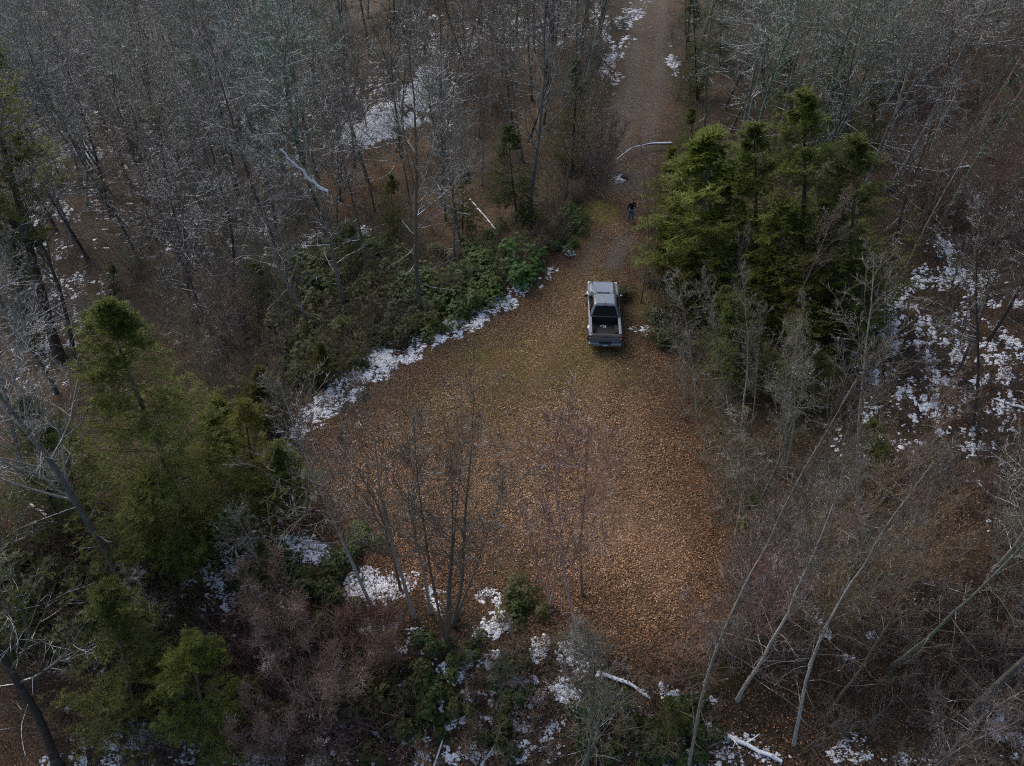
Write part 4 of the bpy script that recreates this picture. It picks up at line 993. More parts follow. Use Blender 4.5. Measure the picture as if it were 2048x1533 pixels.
# ------------------------------------------------------------------ undergrowth: thin twigs nobody could count
def brush():
    r = np.random.RandomState(31)
    acc = Acc()
    zones = [([(1335, -20), (1375, -20), (1400, 300), (1385, 560), (1290, 560), (1285, 480), (1325, 330), (1350, 230)], 80, (.115, .115, .065), .9), ([(1175, 60), (1250, 40), (1225, 200), (1180, 240), (1150, 200)], 40, (.11, .09, .07), .9), ([(250, 380), (620, 380), (620, 640), (440, 720), (250, 560)], 130, (.13, .125, .10), 1.5), ([(0, 0), (640, 0), (620, 620), (300, 700), (0, 640)], 240, (.125, .12, .105), 1.4), ([(640, 0), (1180, 0), (1140, 470), (900, 560), (620, 500)], 130, (.12, .105, .088), 1.1),
             ([(400, 600), (640, 640), (560, 880), (440, 960)], 130, (.14, .115, .080), 1.1), ([(1110, 430), (1215, 250), (1190, 370), (1130, 450)], 40, (.12, .092, .07), .9),
             ([(1760, 0), (2048, 0), (2048, 500), (1780, 480)], 170, (.120, .082, .070), 1.3), ([(1740, 480), (2048, 480), (2048, 1000), (1700, 1000)], 60, (.11, .08, .07), .9),
             ([(1290, 560), (1400, 640), (1500, 900), (1650, 1000), (1600, 1350), (1430, 1340), (1440, 1100), (1370, 860)], 115, (.14, .12, .10), 1.0),
             ([(1600, 1000), (2048, 1000), (2048, 1533), (1600, 1533)], 85, (.12, .10, .088), 1.0), ([(900, 1220), (1450, 1320), (1480, 1533), (900, 1533)], 80, (.14, .105, .08), .7),
             ([(440, 1230), (800, 1230), (840, 1533), (440, 1533)], 110, (.150, .088, .076), .9), ([(0, 1050), (440, 1100), (440, 1533), (0, 1533)], 170, (.10, .07, .052), 1.2),
             ([(960, 520), (1160, 440), (1120, 500), (1000, 590)], 60, (.12, .085, .065), .9), ([(600, 560), (800, 500), (960, 560), (820, 690), (620, 800)], 120, (.11, .085, .06), 1.2),
             ([(1380, 180), (1760, 180), (1760, 700), (1450, 600)], 120, (.085, .075, .05), 1.4)]
    for pl, n, col, hh in zones:
        xs = [p[0] for p in pl]; ys = [p[1] for p in pl]
        u = r.uniform(min(xs), max(xs), n * 4); v = r.uniform(min(ys), max(ys), n * 4)
        k = inpoly(u, v, pl) & ~inpoly(u, v, CLEAR_PX)
        n = int(n * 1.45)
        P = at(u[k][:n], v[k][:n])
        n = len(P); hh *= 1.25
        ns = 5
        base = np.repeat(P, ns, 0) + r.normal(0, .12, (n * ns, 3)) * [1, 1, 0]; base[:, 2] -= .05
        an = np.abs(r.normal(.55, .3, n * ns)); az = r.rand(n * ns) * 6.283
        D = np.stack([np.sin(an) * np.cos(az), np.sin(an) * np.sin(az), np.cos(an)], -1)
        L = hh * r.uniform(.6, 1.6, n * ns)
        c = np.array(col)[None] * 1.15 * r.uniform(.65, 1.4, (n, 1)) * r.uniform(.92, 1.08, (n, 3))
        c = np.repeat(c, ns, 0)
        a = poly(r, base, D, L, 2, .22, .10); R = radii(np.full(n * ns, .013), 2, .4, .006)
        tubes(acc, a, R, 3, col=c)
        p2, d2, l2, _ = spawn(r, a, R, L, 10, .1, .98, .85, .3, .55, .4)
        cones(acc, p2, p2 + unit(d2 + np.array([0, 0, .2])) * l2[:, None], np.full(len(p2), .0085), col=np.repeat(c, 10, 0))
    me = acc.mesh('undergrowth', [M_BRUSH])
    link('undergrowth', me, label='tangle of thin bare brown twigs and briars covering the wood floor', cat='undergrowth', kind='stuff')
brush()

# ------------------------------------------------------------------ fallen logs and branches
def log(px, r0, r1, label, name='fallen_log', lift=0.0, mt=None, stubs=4, cat='log', seed=0):
    r = np.random.RandomState(seed + 400)
    P = at(*np.array(px, float).T)
    P[:, 2] += r0 * .6 + (np.array(lift) if np.ndim(lift) else lift)
    n = 9
    t = np.linspace(0, len(P) - 1, n)
    pts = np.stack([np.interp(t, np.arange(len(P)), P[:, i]) for i in range(3)], -1)[None]
    pts[:, 1:-1] += r.normal(0, r0 * .25, (1, n - 2, 3))
    acc = Acc()
    R = np.linspace(r0, r1, n)[None]
    tubes(acc, pts, R, 9)
    for e in (0, -1):   # closed ends
        c = pts[0, e]; d = unit(pts[0, e] - pts[0, 1 if e == 0 else -2])
        cones(acc, c[None] - d[None] * .001, c[None] + d[None] * R[0, e] * .5, np.array([R[0, e]]), 9)
    root = empty(name, pts[0, 0], label, cat)
    me = acc.mesh('log', [mt or M_LOG])
    tr = link('trunk', me, root)
    off = Vector(pts[0, 0])
    tr.matrix_parent_inverse = Matrix.Translation(-off)
    if stubs:
        L = np.array([np.linalg.norm(P[-1] - P[0])])
        p, d, l, q = spawn(r, pts, R, L, stubs, .3, .97, .9, .3, .22, .3, rr=.5)
        d[:, 2] = np.abs(d[:, 2])
        s1 = poly(r, p, unit(d), l, 4, .14, 0.02); Rr = radii(q, 4, .25, .006)
        for k in range(len(p)):
            a = Acc(); tubes(a, s1[k:k + 1], Rr[k:k + 1], 5)
            p2, d2, l2, q2 = spawn(r, s1[k:k + 1], Rr[k:k + 1], l[k:k + 1], 4, .3, .95, .8, .2, .45, .3)
            tubes(a, poly(r, p2, d2, l2, 2, .1, 0), radii(np.maximum(q2, .008), 2, .4, .005), 3)
            b = link('branch', a.mesh('log_branch', [mt or M_LOG]), root)
            b.matrix_parent_inverse = Matrix.Translation(-off)
    return root
log([(1205, 1350), (1255, 1368), (1300, 1398)], .085, .05, 'snow-topped thin log lying left of the two bottom logs', seed=1)
log([(1408, 1448), (1450, 1472), (1500, 1498), (1562, 1525)], .11, .06, 'long snow-covered log at the bottom edge beside the leaning tree', seed=2)
log([(868, 1533), (885, 1480), (905, 1430), (918, 1388)], .035, .02, 'thin white snow-lined pole lying at the bottom centre', seed=3, stubs=2)
log([(962, 1533), (990, 1492)], .05, .03, 'short snowy stick at the bottom edge right of the white pole', seed=4, stubs=0)
log([(1341, 297), (1300, 298), (1262, 306), (1232, 330)], .10, .03, 'grey snow-flecked dead branch fallen across the right half of the road', 'fallen_branch', lift=.35, seed=5, stubs=5, cat='branch')
log([(1930, 350), (1870, 362), (1790, 345)], .07, .04, 'pale snow-lined branch on the right slope below the top corner', 'fallen_branch', lift=.5, seed=6, cat='branch')
log([(640, 205), (740, 245)], .05, .03, 'dark fallen stem across the snowy lower track', seed=7, stubs=2)
log([(940, 400), (1000, 470)], .07, .04, 'grey fallen stem on the brown slope left of the road', seed=8, stubs=3)
log([(60, 1010), (120, 1050)], .07, .04, 'pale dead branch on the ground left of the thick slanting trunk', 'fallen_branch', seed=9, cat='branch')
log([(2048, 820), (1985, 800)], .09, .05, 'snow-covered log lying at the right edge of the slope', seed=10, stubs=2)
def snow_limb():
    # the white limb hanging in front of the dark-trunked tree
    b = at1(690, 630)
    px = [(560, 300), (585, 325), (610, 350), (632, 372), (655, 385)]
    P = np.array([toppt(b - np.array([0, 1.4, 0]), *p) for p in px])
    t = np.linspace(0, 4, 12)
    pts = np.stack([np.interp(t, np.arange(5), P[:, i]) for i in range(3)], -1)[None]
    pts[:, 1:-1] += np.random.RandomState(3).normal(0, .03, (1, 10, 3))
    a = Acc(); tubes(a, pts, np.linspace(.03, .085, 12)[None], 7)
    s = Acc(); p2 = pts + np.array([0, 0, .035]); tubes(s, p2, np.linspace(.04, .095, 12)[None], 7)
    e = empty('dead_limb', pts[0, -1], 'dead limb lined with bright snow hanging beside the dark-trunked tree', 'branch')
    for nm, ac, m in (('limb', a, M_BARK), ('snow_cap', s, M_SNOW)):
        o = link(nm, ac.mesh(nm, [m]), e); o.matrix_parent_inverse = Matrix.Translation(-Vector(pts[0, -1]))
snow_limb()
def stone(px, py, s, label, m, seed, cat='stone', name='stone'):
    bm = bmesh.new()
    bmesh.ops.create_icosphere(bm, subdivisions=3, radius=1)
    r = random.Random(seed)
    ph = [r.random() * 6 for _ in range(6)]
    for v in bm.verts:
        c = v.co
        k = 1 + .18 * math.sin(3 * c.x + ph[0]) * math.sin(2.6 * c.y + ph[1]) + .10 * math.sin(6 * c.z + ph[2] + 4 * c.x)
        v.co = Vector((c.x * k * s[0], c.y * k * s[1], c.z * k * s[2]))
    me = bpy.data.meshes.new(name); bm.to_mesh(me); bm.free(); me.materials.append(m)
    for p in me.polygons: p.use_smooth = True
    o = link(name, me, label=label, cat=cat)
    b = at1(px, py); o.location = (b[0], b[1], b[2] + s[2] * .35); o.rotation_euler = (0, 0, r.random() * 6)
    return o
stone(1141, 509, (.28, .2, .15), 'single white clump of snow by the road bend', M_SNOW, 1, 'snow', 'snow_clump')
stone(1249, 357, (.22, .3, .18), 'small dark stone beside the snow fleck on the road', m_plain('dark_stone', (.05, .045, .04), .85, nz=.4), 2)

# ------------------------------------------------------------------ pickup truck
M_PAINT = m_plain('cement_grey_paint', (.155, .185, .22), .27, 0.35, 1.0, .5, nz=.14, nscale=5)
M_PAINT.node_tree.nodes['Principled BSDF'].inputs['Coat Roughness'].default_value = .12
M_BLACK = m_plain('black_trim', (.014, .014, .015), .5)
M_GLASS = m_plain('tinted_glass', (.003, .0035, .005), .16, 0, 0, .12)
M_RUB = m_plain('tyre_rubber', (.02, .02, .02), .85, nz=.3)
M_RIM = m_plain('dark_alloy', (.09, .09, .095), .35, .8)
M_LINER = m_plain('bed_liner', (.012, .0125, .014), .8, nz=.35, nscale=30)
M_RED = m_plain('tail_lamp_red', (.10, .008, .008), .2, 0, .5)
M_LAMPW = m_plain('lamp_clear', (.75, .75, .72), .15, 0, .5)
M_PLATE = m_plain('plate_blue', (.10, .26, .40), .4, nz=.3, nscale=40)
M_CHROME = m_plain('bright_metal', (.6, .6, .6), .2, 1)
def bmobj(name, bm, m, parent=None, smooth=True, bev=0, seg=2, mats=None):
    me = bpy.data.meshes.new(name)
    bmesh.ops.recalc_face_normals(bm, faces=bm.faces)
    bm.to_mesh(me); bm.free()
    for x in (mats or [m]): me.materials.append(x)
    for p in me.polygons: p.use_smooth = smooth
    o = bpy.data.objects.new(name, me); COL.objects.link(o)
    if parent: o.parent = parent
    if bev:
        b = o.modifiers.new('bevel', 'BEVEL'); b.width = bev; b.segments = seg; b.limit_method = 'ANGLE'; b.angle_limit = rad(35)
    if smooth and bev:
        w = o.modifiers.new('wn', 'WEIGHTED_NORMAL')
    return o
def boxbm(bm, x0, x1, y0, y1, z0, z1):
    vs = [bm.verts.new((x, y, z)) for z in (z0, z1) for x, y in ((x0, y0), (x1, y0), (x1, y1), (x0, y1))]
    for f in ((0, 1, 2, 3), (4, 5, 6, 7), (0, 1, 5, 4), (1, 2, 6, 5), (2, 3, 7, 6), (3, 0, 4, 7)): bm.faces.new([vs[i] for i in f])
def box(name, x0, x1, y0, y1, z0, z1, m, parent, bev=.01):
    bm = bmesh.new(); boxbm(bm, x0, x1, y0, y1, z0, z1)
    return bmobj(name, bm, m, parent, bev=bev)
def loft(rings, closed=True, cap=True):
    bm = bmesh.new()
    R = [[bm.verts.new(p) for p in r] for r in rings]
    n = len(rings[0])
    for a, b in zip(R[:-1], R[1:]):
        for i in range(n if closed else n - 1):
            j = (i + 1) % n
            bm.faces.new((a[i], a[j], b[j], b[i]))
    if cap: bm.faces.new(R[0]); bm.faces.new(R[-1])
    return bm
def truck():
    foot = at1(1208, 703); nose = at1(1202, 590)
    fx, fy = foot[0], foot[1]
    heading = math.atan2(nose[0] - foot[0], nose[1] - foot[1])
    root = empty('pickup_truck', (0, 0, 0), 'grey double-cab pickup truck with open bed parked on the brown clearing', 'pickup truck')
    # profile across the body at a station y: half outline (x, z) from sill to centre line
    def prof(y):
        t = np.interp
        ys = [-2.62, -2.3, -1.4, -.95, .3, 1.2, 1.5, 1.9, 2.3, 2.5, 2.62, 2.70]
        hw = t(y, ys, [.915, .94, .945, .945, .945, .945, .95, .955, .935, .87, .76, .62])
        sh = t(y, ys, [1.09, 1.10, 1.10, 1.10, 1.09, 1.08, 1.08, 1.075, 1.05, 1.02, .97, .90])
        hd = t(y, ys, [1.12, 1.13, 1.13, 1.13, 1.13, 1.15, 1.165, 1.16, 1.13, 1.09, 1.02, .90])
        s0 = t(y, ys, [.46, .42, .40, .40, .40, .40, .40, .42, .46, .48, .50, .52])
        hood = t(y, [-3, .9, 1.3, 2.5, 2.7], [0, 0, 1, 1, .3])
        return [(hw - .07, s0), (hw - .02, s0 + .16), (hw + .005, .80), (hw, .92), (hw - .03, sh - .03), (hw - .08, sh),
                (.74 * hw / .945, sh + .015 * hood - .02 * hood), (.66 * hw / .945, hd - .035 * hood), (.60 * hw / .945, hd + .015 * hood), (.42, hd + .012 * hood), (.36, hd - .004 * hood), (0, hd + .004 * hood)]
    ring = []
    for y in [-2.62, -2.5, -2.1, -1.6, -1.05, -.9, -.3, .4, 1.0, 1.25, 1.4, 1.7, 2.0, 2.25, 2.42, 2.55, 2.64, 2.70]:
        p = prof(y)
        full = [(x, y, z) for x, z in p] + [(-x, y, z) for x, z in reversed(p[:-1])]
        ring.append(full)
    body = bmobj('body', loft(ring), M_PAINT, root, mats=[M_PAINT, M_BLACK, M_LINER])
    cutters = []
    def cutter(bm):
        o = bmobj('cutter', bm, M_BLACK); cutters.append(o)
        b = body.modifiers.new('cut', 'BOOLEAN'); b.operation = 'DIFFERENCE'; b.object = o; b.solver = 'EXACT'
    for y in (-1.62, 1.62):
        for s in (-1, 1):
            bm = bmesh.new()
            bmesh.ops.create_cone(bm, cap_ends=True, segments=28, radius1=.455, radius2=.455, depth=.4,
                                  matrix=Matrix.Translation((s * .86, y, .43)) @ Matrix.Rotation(rad(90), 4, 'Y'))
            cutter(bm)
    bm = bmesh.new(); boxbm(bm, -.76, .76, -2.50, -1.03, .66, 1.5); cutter(bm)
    bpy.context.view_layer.update()
    dg = bpy.context.evaluated_depsgraph_get()
    me = bpy.data.meshes.new_from_object(body.evaluated_get(dg), depsgraph=dg)
    body.modifiers.clear(); body.data = me
    for c in cutters: bpy.data.objects.remove(c)
    me.materials.clear()
    for x in (M_PAINT, M_BLACK, M_LINER): me.materials.append(x)
    for p in me.polygons:
        c = p.center
        inwell = any(math.hypot(c.y - y, c.z - .43) < .47 and abs(c.x) < .93 and abs(c.x) > .6 for y in (-1.62, 1.62)) and abs(p.normal.x) < .99 and c.z < .95
        p.material_index = 2 if (abs(c.x) < .765 and -2.505 < c.y < -1.025 and c.z < 1.10 and c.z > .6) else (1 if (inwell or c.z < .44) else 0)
        p.use_smooth = len(p.vertices) == 4 and p.material_index == 0
    b = body.modifiers.new('bevel', 'BEVEL'); b.width = .012; b.segments = 2; b.limit_method = 'ANGLE'; b.angle_limit = rad(40)
    body.modifiers.new('wn', 'WEIGHTED_NORMAL')
    # cab
    def cabring(z, hx, yr, yf, rr):
        pts = []
        for (cx, cy, a0) in ((hx - rr, yf - rr, 0), (-hx + rr, yf - rr, 90), (-hx + rr, yr + rr, 180), (hx - rr, yr + rr, 270)):
            for k in range(5):
                a = rad(a0 + k * 22.5)
                pts.append((cx + rr * math.cos(a), cy + rr * math.sin(a), z))
        return pts
    rings = [cabring(1.07, .87, -1.00, 1.30, .10), cabring(1.14, .865, -.985, 1.20, .10), cabring(1.40, .765, -.87, .82, .09), cabring(1.66, .675, -.76, .46, .09),
             cabring(1.73, .64, -.72, .36, .10), cabring(1.765, .59, -.66, .28, .10), cabring(1.782, .45, -.50, .12, .12)]
    cab = bmobj('cab', loft(rings), M_PAINT, root)
    roof = box('roof_panel', -.52, .52, -.64, .26, 1.775, 1.79, M_PAINT, cab, .012)
    for x in (-.36, -.12, .12, .36):
        box('roof_rib', x - .035, x + .035, -.56, .12, 1.788, 1.798, M_PAINT, cab, .006)
    for s in (-1, 1):
        box('roof_channel', s * .56 - .012, s * .56 + .012, -.66, .28, 1.762, 1.785, M_BLACK, cab, .004)
    # windows: panels laid 5 mm proud of the leaning cab faces
    def panel(name, quad, out, m, parent, lab=None):
        q = [Vector(p) for p in quad]
        nrm = (q[1] - q[0]).cross(q[3] - q[0]).normalized()
        if nrm.dot(Vector(out)) < 0: nrm = -nrm
        bm = bmesh.new()
        a = [bm.verts.new(p - nrm * .012) for p in q]; c = [bm.verts.new(p + nrm * .008) for p in q]
        bm.faces.new(a); bm.faces.new(c)
        for i in range(4):
            j = (i + 1) % 4; bm.faces.new((a[i], a[j], c[j], c[i]))
        return bmobj(name, bm, m, parent, bev=.004)
    def face(side, u, z):   # points on cab faces by height
        zz = [1.07, 1.14, 1.40, 1.66, 1.73]
        hx = np.interp(z, zz, [.87, .865, .765, .675, .64]); yr = np.interp(z, zz, [-1, -.985, -.87, -.76, -.72]); yf = np.interp(z, zz, [1.30, 1.20, .82, .46, .36])
        if side == 'rear': return (u * hx, yr, z)
        if side == 'front': return (u * hx, yf, z)
        return ((1 if side == 'R' else -1) * hx, yr + (yf - yr) * u, z)
    panel('rear_window', [face('rear', -.86, 1.16), face('rear', .86, 1.16), face('rear', .84, 1.69), face('rear', -.84, 1.69)], (0, -1, .3), M_GLASS, root)
    panel('windscreen', [face('front', -.88, 1.14), face('front', .88, 1.14), face('front', .86, 1.70), face('front', -.86, 1.70)], (0, 1, .3), M_GLASS, root)
    for s, sd_ in ((-1, 'L'), (1, 'R')):
        panel('side_window', [face(sd_, .09, 1.13), face(sd_, .42, 1.13), face(sd_, .44, 1.66), face(sd_, .14, 1.66)], (s, 0, .3), M_GLASS, root)
        panel('side_window', [face(sd_, .46, 1.13), face(sd_, .88, 1.13), face(sd_, .86, 1.66), face(sd_, .48, 1.66)], (s, 0, .3), M_GLASS, root)
        for (y0, y1) in ((-.86, .06), (.08, 1.05)):
            rr = []
            for off in (-.004, .007):
                pp = []
                for yy in (y0, y1):
                    p = prof(yy)[1:5]
                    pp.append([(s * (x + off), yy, z) for x, z in p])
                rr.append(pp)
            bm = bmesh.new()
            outer = [[bm.verts.new(q) for q in rw] for rw in rr[1]]; inner = [[bm.verts.new(q) for q in rw] for rw in rr[0]]
            for i in range(3):
                bm.faces.new((outer[0][i], outer[0][i + 1], outer[1][i + 1], outer[1][i]))
                bm.faces.new((inner[0][i], inner[0][i + 1], inner[1][i + 1], inner[1][i]))
                for e in (0, 1): bm.faces.new((outer[e][i], outer[e][i + 1], inner[e][i + 1], inner[e][i]))
            for i in (0, 3): bm.faces.new((outer[0][i], outer[1][i], inner[1][i], inner[0][i]))
            d = bmobj('door', bm, M_PAINT, root, bev=.003)
            box('handle', s * .955 - .02, s * .955 + .02, y0 + .06, y0 + .24, .93, .96, M_BLACK, d, .008)
        # mirror
        mm = box('side_mirror', min(s * .97, s * 1.13), max(s * .97, s * 1.13), .86, 1.00, 1.10, 1.26, M_PAINT, root, .035)
        box('mirror_arm', min(s * .88, s * .99), max(s * .88, s * .99), .90, .96, 1.10, 1.15, M_BLACK, mm, .01)
        box('mirror_glass', min(s * .985, s * 1.115), max(s * .985, s * 1.115), .852, .862, 1.12, 1.24, M_GLASS, mm, .003)
        # hood ridges, lamps, flares, rails
        bm = bmesh.new()
        n_ = 10
        pr = []
        for k in range(n_ + 1):
            a = rad(8 + k * 164 / n_)
            pr.append((math.cos(a), math.sin(a)))
        for yc in (-1.62, 1.62):
            fr = []
            for (ri, xx) in ((.455, .90), (.455, .985), (.51, .985), (.53, .93)):
                fr.append([(s * xx, yc + c * ri, .43 + q * ri) for c, q in pr])
            bmf = bmesh.new()
            R = [[bmf.verts.new(p) for p in f] for f in fr]
            for a in range(4):
                b_ = (a + 1) % 4
                for i in range(n_): bmf.faces.new((R[a][i], R[a][i + 1], R[b_][i + 1], R[b_][i]))
            for e in (0, n_): bmf.faces.new([R[a][e] for a in range(4)])
            bmobj('wheel_arch', bmf, M_PAINT, root, bev=.006)
        bm.free()
        box('bed_rail', min(s * .75, s * .90), max(s * .75, s * .90), -2.49, -1.04, 1.125, 1.142, M_BLACK if False else M_PAINT, root, .006)
        # lamp clusters
        tl = box('tail_light', min(s * .80, s * .938), max(s * .80, s * .938), -2.655, -2.53, .80, 1.08, M_RED, root, .02)
        box('reversing_lamp', min(s * .815, s * .90), max(s * .815, s * .90), -2.662, -2.60, .88, .95, M_LAMPW, tl, .006)
        box('headlight', min(s * .60, s * .90), max(s * .60, s * .90), 2.46, 2.66, .84, .95, M_LAMPW, root, .03)
        box('reflector', min(s * .74, s * .88), max(s * .74, s * .88), -2.80, -2.755, .60, .65, M_LAMPW, root, .008)
        # wheels
        for yc in (-1.62, 1.62):
            w = bpy.data.objects.new('wheel', None); COL.objects.link(w); w.parent = root; w.location = (s * .83, yc, .385)
            bm = bmesh.new()
            prof_ = [(.26, -.12), (.36, -.125), (.385, -.10), (.388, 0), (.385, .10), (.36, .125), (.26, .12)]
            N = 36
            G = [[bm.verts.new((x_, r_ * math.cos(2 * math.pi * i / N), r_ * math.sin(2 * math.pi * i / N))) for (r_, x_) in prof_] for i in range(N)]
            for i in range(N):
                for k in range(len(prof_)):
                    bm.faces.new((G[i][k], G[i][(k + 1) % len(prof_)], G[(i + 1) % N][(k + 1) % len(prof_)], G[(i + 1) % N][k]))
            bmobj('tyre', bm, M_RUB, w)
            bm = bmesh.new()
            bmesh.ops.create_cone(bm, cap_ends=True, segments=30, radius1=.262, radius2=.262, depth=.16, matrix=Matrix.Rotation(rad(90), 4, 'Y'))
            for i in range(6):
                a = i * math.pi / 3
                mtx = Matrix.Rotation(a, 4, 'X') @ Matrix.Translation((s * .085, .14, 0))
                bmesh.ops.create_cube(bm, size=1, matrix=mtx @ Matrix.Diagonal((.02, .20, .05, 1)))
            bmobj('rim', bm, M_RIM, w, bev=.004)
    # bonnet ridges
    for s in (-1, 1):
        pts = [(s * (.50 - .03 * k), 1.36 + k * .27, 1.168 - .012 * k * k * .35) for k in range(5)]
        rings = []
        for (x, y, z) in pts:
            rings.append([(x - .045, y, z - .02), (x, y, z + .016), (x + .045, y, z - .02)])
        bmobj('bonnet_ridge', loft(rings), M_PAINT, body, bev=.008)
        pts = [(s * (.86 - .012 * k), 1.30 + k * .27, 1.09 - .014 * k) for k in range(5)]
        rings = [[(x - .05, y, z - .02), (x, y, z + .03), (x + .05, y, z - .03)] for (x, y, z) in pts]
        bmobj('wing_crest', loft(rings), M_PAINT, body, bev=.012)
    box('bonnet_seam', -.80, .80, 1.295, 1.315, 1.12, 1.163, M_BLACK, root, .003)
    # wiper cowl
    box('wiper_cowl', -.78, .78, 1.18, 1.29, 1.13, 1.158, M_BLACK, root, .01)
    # tail
    tg = box('tailgate', -.785, .785, -2.665, -2.505, .66, 1.125, M_PAINT, root, .018)
    box('tailgate_handle', -.13, .13, -2.676, -2.655, .985, 1.045, M_BLACK, tg, .01)
    box('tailgate_cap', -.775, .775, -2.66, -2.51, 1.122, 1.14, M_BLACK, tg, .006)
    box('tailgate_panel', -.66, .66, -2.670, -2.66, .74, .94, M_PAINT, tg, .006)
    bp = box('rear_bumper', -.93, .93, -2.83, -2.60, .46, .66, M_PAINT, root, .045)
    box('bumper_step', -.34, .34, -2.835, -2.62, .640, .672, M_BLACK, bp, .008)
    pl = box('licence_plate', -.155, .155, -2.845, -2.832, .50, .65, M_PLATE, root, .004)
    for k, (xa, xb) in enumerate(((-.115, -.08), (-.065, -.03), (-.015, .02), (.04, .07), (.085, .12))):
        box('plate_mark', xa, xb, -2.849, -2.846, .545, .605, M_LAMPW, pl, 0)
    box('front_bumper', -.90, .90, 2.52, 2.78, .44, .66, M_PAINT, root, .06)
    box('grille', -.58, .58, 2.62, 2.715, .66, .92, M_BLACK, root, .03)
    # bed
    bl = box('bed_floor', -.745, .745, -2.49, -1.04, .664, .676, M_LINER, root, .002)
    for i in range(12):
        x = -.70 + i * .127
        box('floor_rib', x - .02, x + .02, -2.46, -1.07, .675, .688, M_LINER, bl, .003)
    for s in (-1, 1):
        rings = []
        for k in range(9):
            a = math.pi * k / 8
            yy = -1.62 - .42 * math.cos(a); zz = .672 + .22 * math.sin(a)
            rings.append([(s * .752, yy, .66), (s * .752, yy, zz), (s * .57, yy, zz), (s * .57, yy, .66)])
        bmobj('wheel_box', loft(rings), M_LINER, root, bev=.01)
    box('bulkhead_rail', -.76, .76, -1.06, -1.02, 1.118, 1.150, M_BLACK, root, .008)
    # roof fittings
    bm = loft([[(-.022, -.56, 1.79), (.022, -.56, 1.79), (.004, -.56, 1.80), (-.004, -.56, 1.80)],
               [(-.03, -.64, 1.785), (.03, -.64, 1.785), (.006, -.66, 1.86), (-.006, -.66, 1.86)],
               [(-.022, -.70, 1.77), (.022, -.70, 1.77), (.004, -.70, 1.845), (-.004, -.70, 1.845)]])
    bmobj('roof_antenna', bm, M_BLACK, root, bev=.003)
    box('brake_lamp', -.16, .16, -.755, -.715, 1.70, 1.725, M_RED, root, .006)
    root.location = (0, 0, 0)
    mid = Vector(((foot[0] + nose[0]) / 2, (foot[1] + nose[1]) / 2, 0))
    root.location = (mid.x, mid.y, float(hgt(mid.x, mid.y)) + .004)
    root.rotation_euler = (0, 0, -heading)
    root.scale = (.91, .94, .94)
    print('truck', mid, math.degrees(heading), (foot - nose))
    # snow left in the bed
    r = random.Random(4)
    bm = bmesh.new()
    for k in range(13):
        x = -.25 + r.random() * .36; y = -1.33 + r.gauss(0, .05); s = r.uniform(.02, .055)
        mtx = Matrix.Translation((x, y, .688)) @ Matrix.Diagonal((s * 1.3, s, s * .5, 1))
        bmesh.ops.create_icosphere(bm, subdivisions=1, radius=1, matrix=mtx)
    sn = bmobj('snow_remnant', bm, M_SNOW)
    sn.location = root.location; sn.rotation_euler = root.rotation_euler; sn.scale = root.scale
    tag(sn, 'small melting crumbs of snow lying in the truck bed', 'snow', kind='stuff')
truck()

# ------------------------------------------------------------------ person
M_SKIN = m_plain('skin', (.42, .25, .18), .5)
M_JACKET = m_plain('dark_jacket', (.020, .018, .022), .8, nz=.3)
M_JEANS = m_plain('blue_jeans', (.09, .14, .26), .85, nz=.3, nscale=25)
M_SHOE = m_plain('black_boots', (.015, .013, .012), .6)
M_HAIR = m_plain('dark_hair', (.02, .014, .01), .7)
def skin_mesh(name, verts, edges, m, parent, root=0, sub=1):
    me = bpy.data.meshes.new(name)
    me.from_pydata([v[:3] for v in verts], edges, [])
    me.materials.append(m)
    o = bpy.data.objects.new(name, me); COL.objects.link(o)
    if parent: o.parent = parent
    s = o.modifiers.new('skin', 'SKIN'); s.use_smooth_shade = True
    for i, v in enumerate(verts):
        rr = v[3]; o.data.skin_vertices[0].data[i].radius = (rr, rr * (v[4] if len(v) > 4 else 1)); o.data.skin_vertices[0].data[i].use_root = (i == root)
    if sub:
        u = o.modifiers.new('sub', 'SUBSURF'); u.levels = sub; u.render_levels = sub
    return o
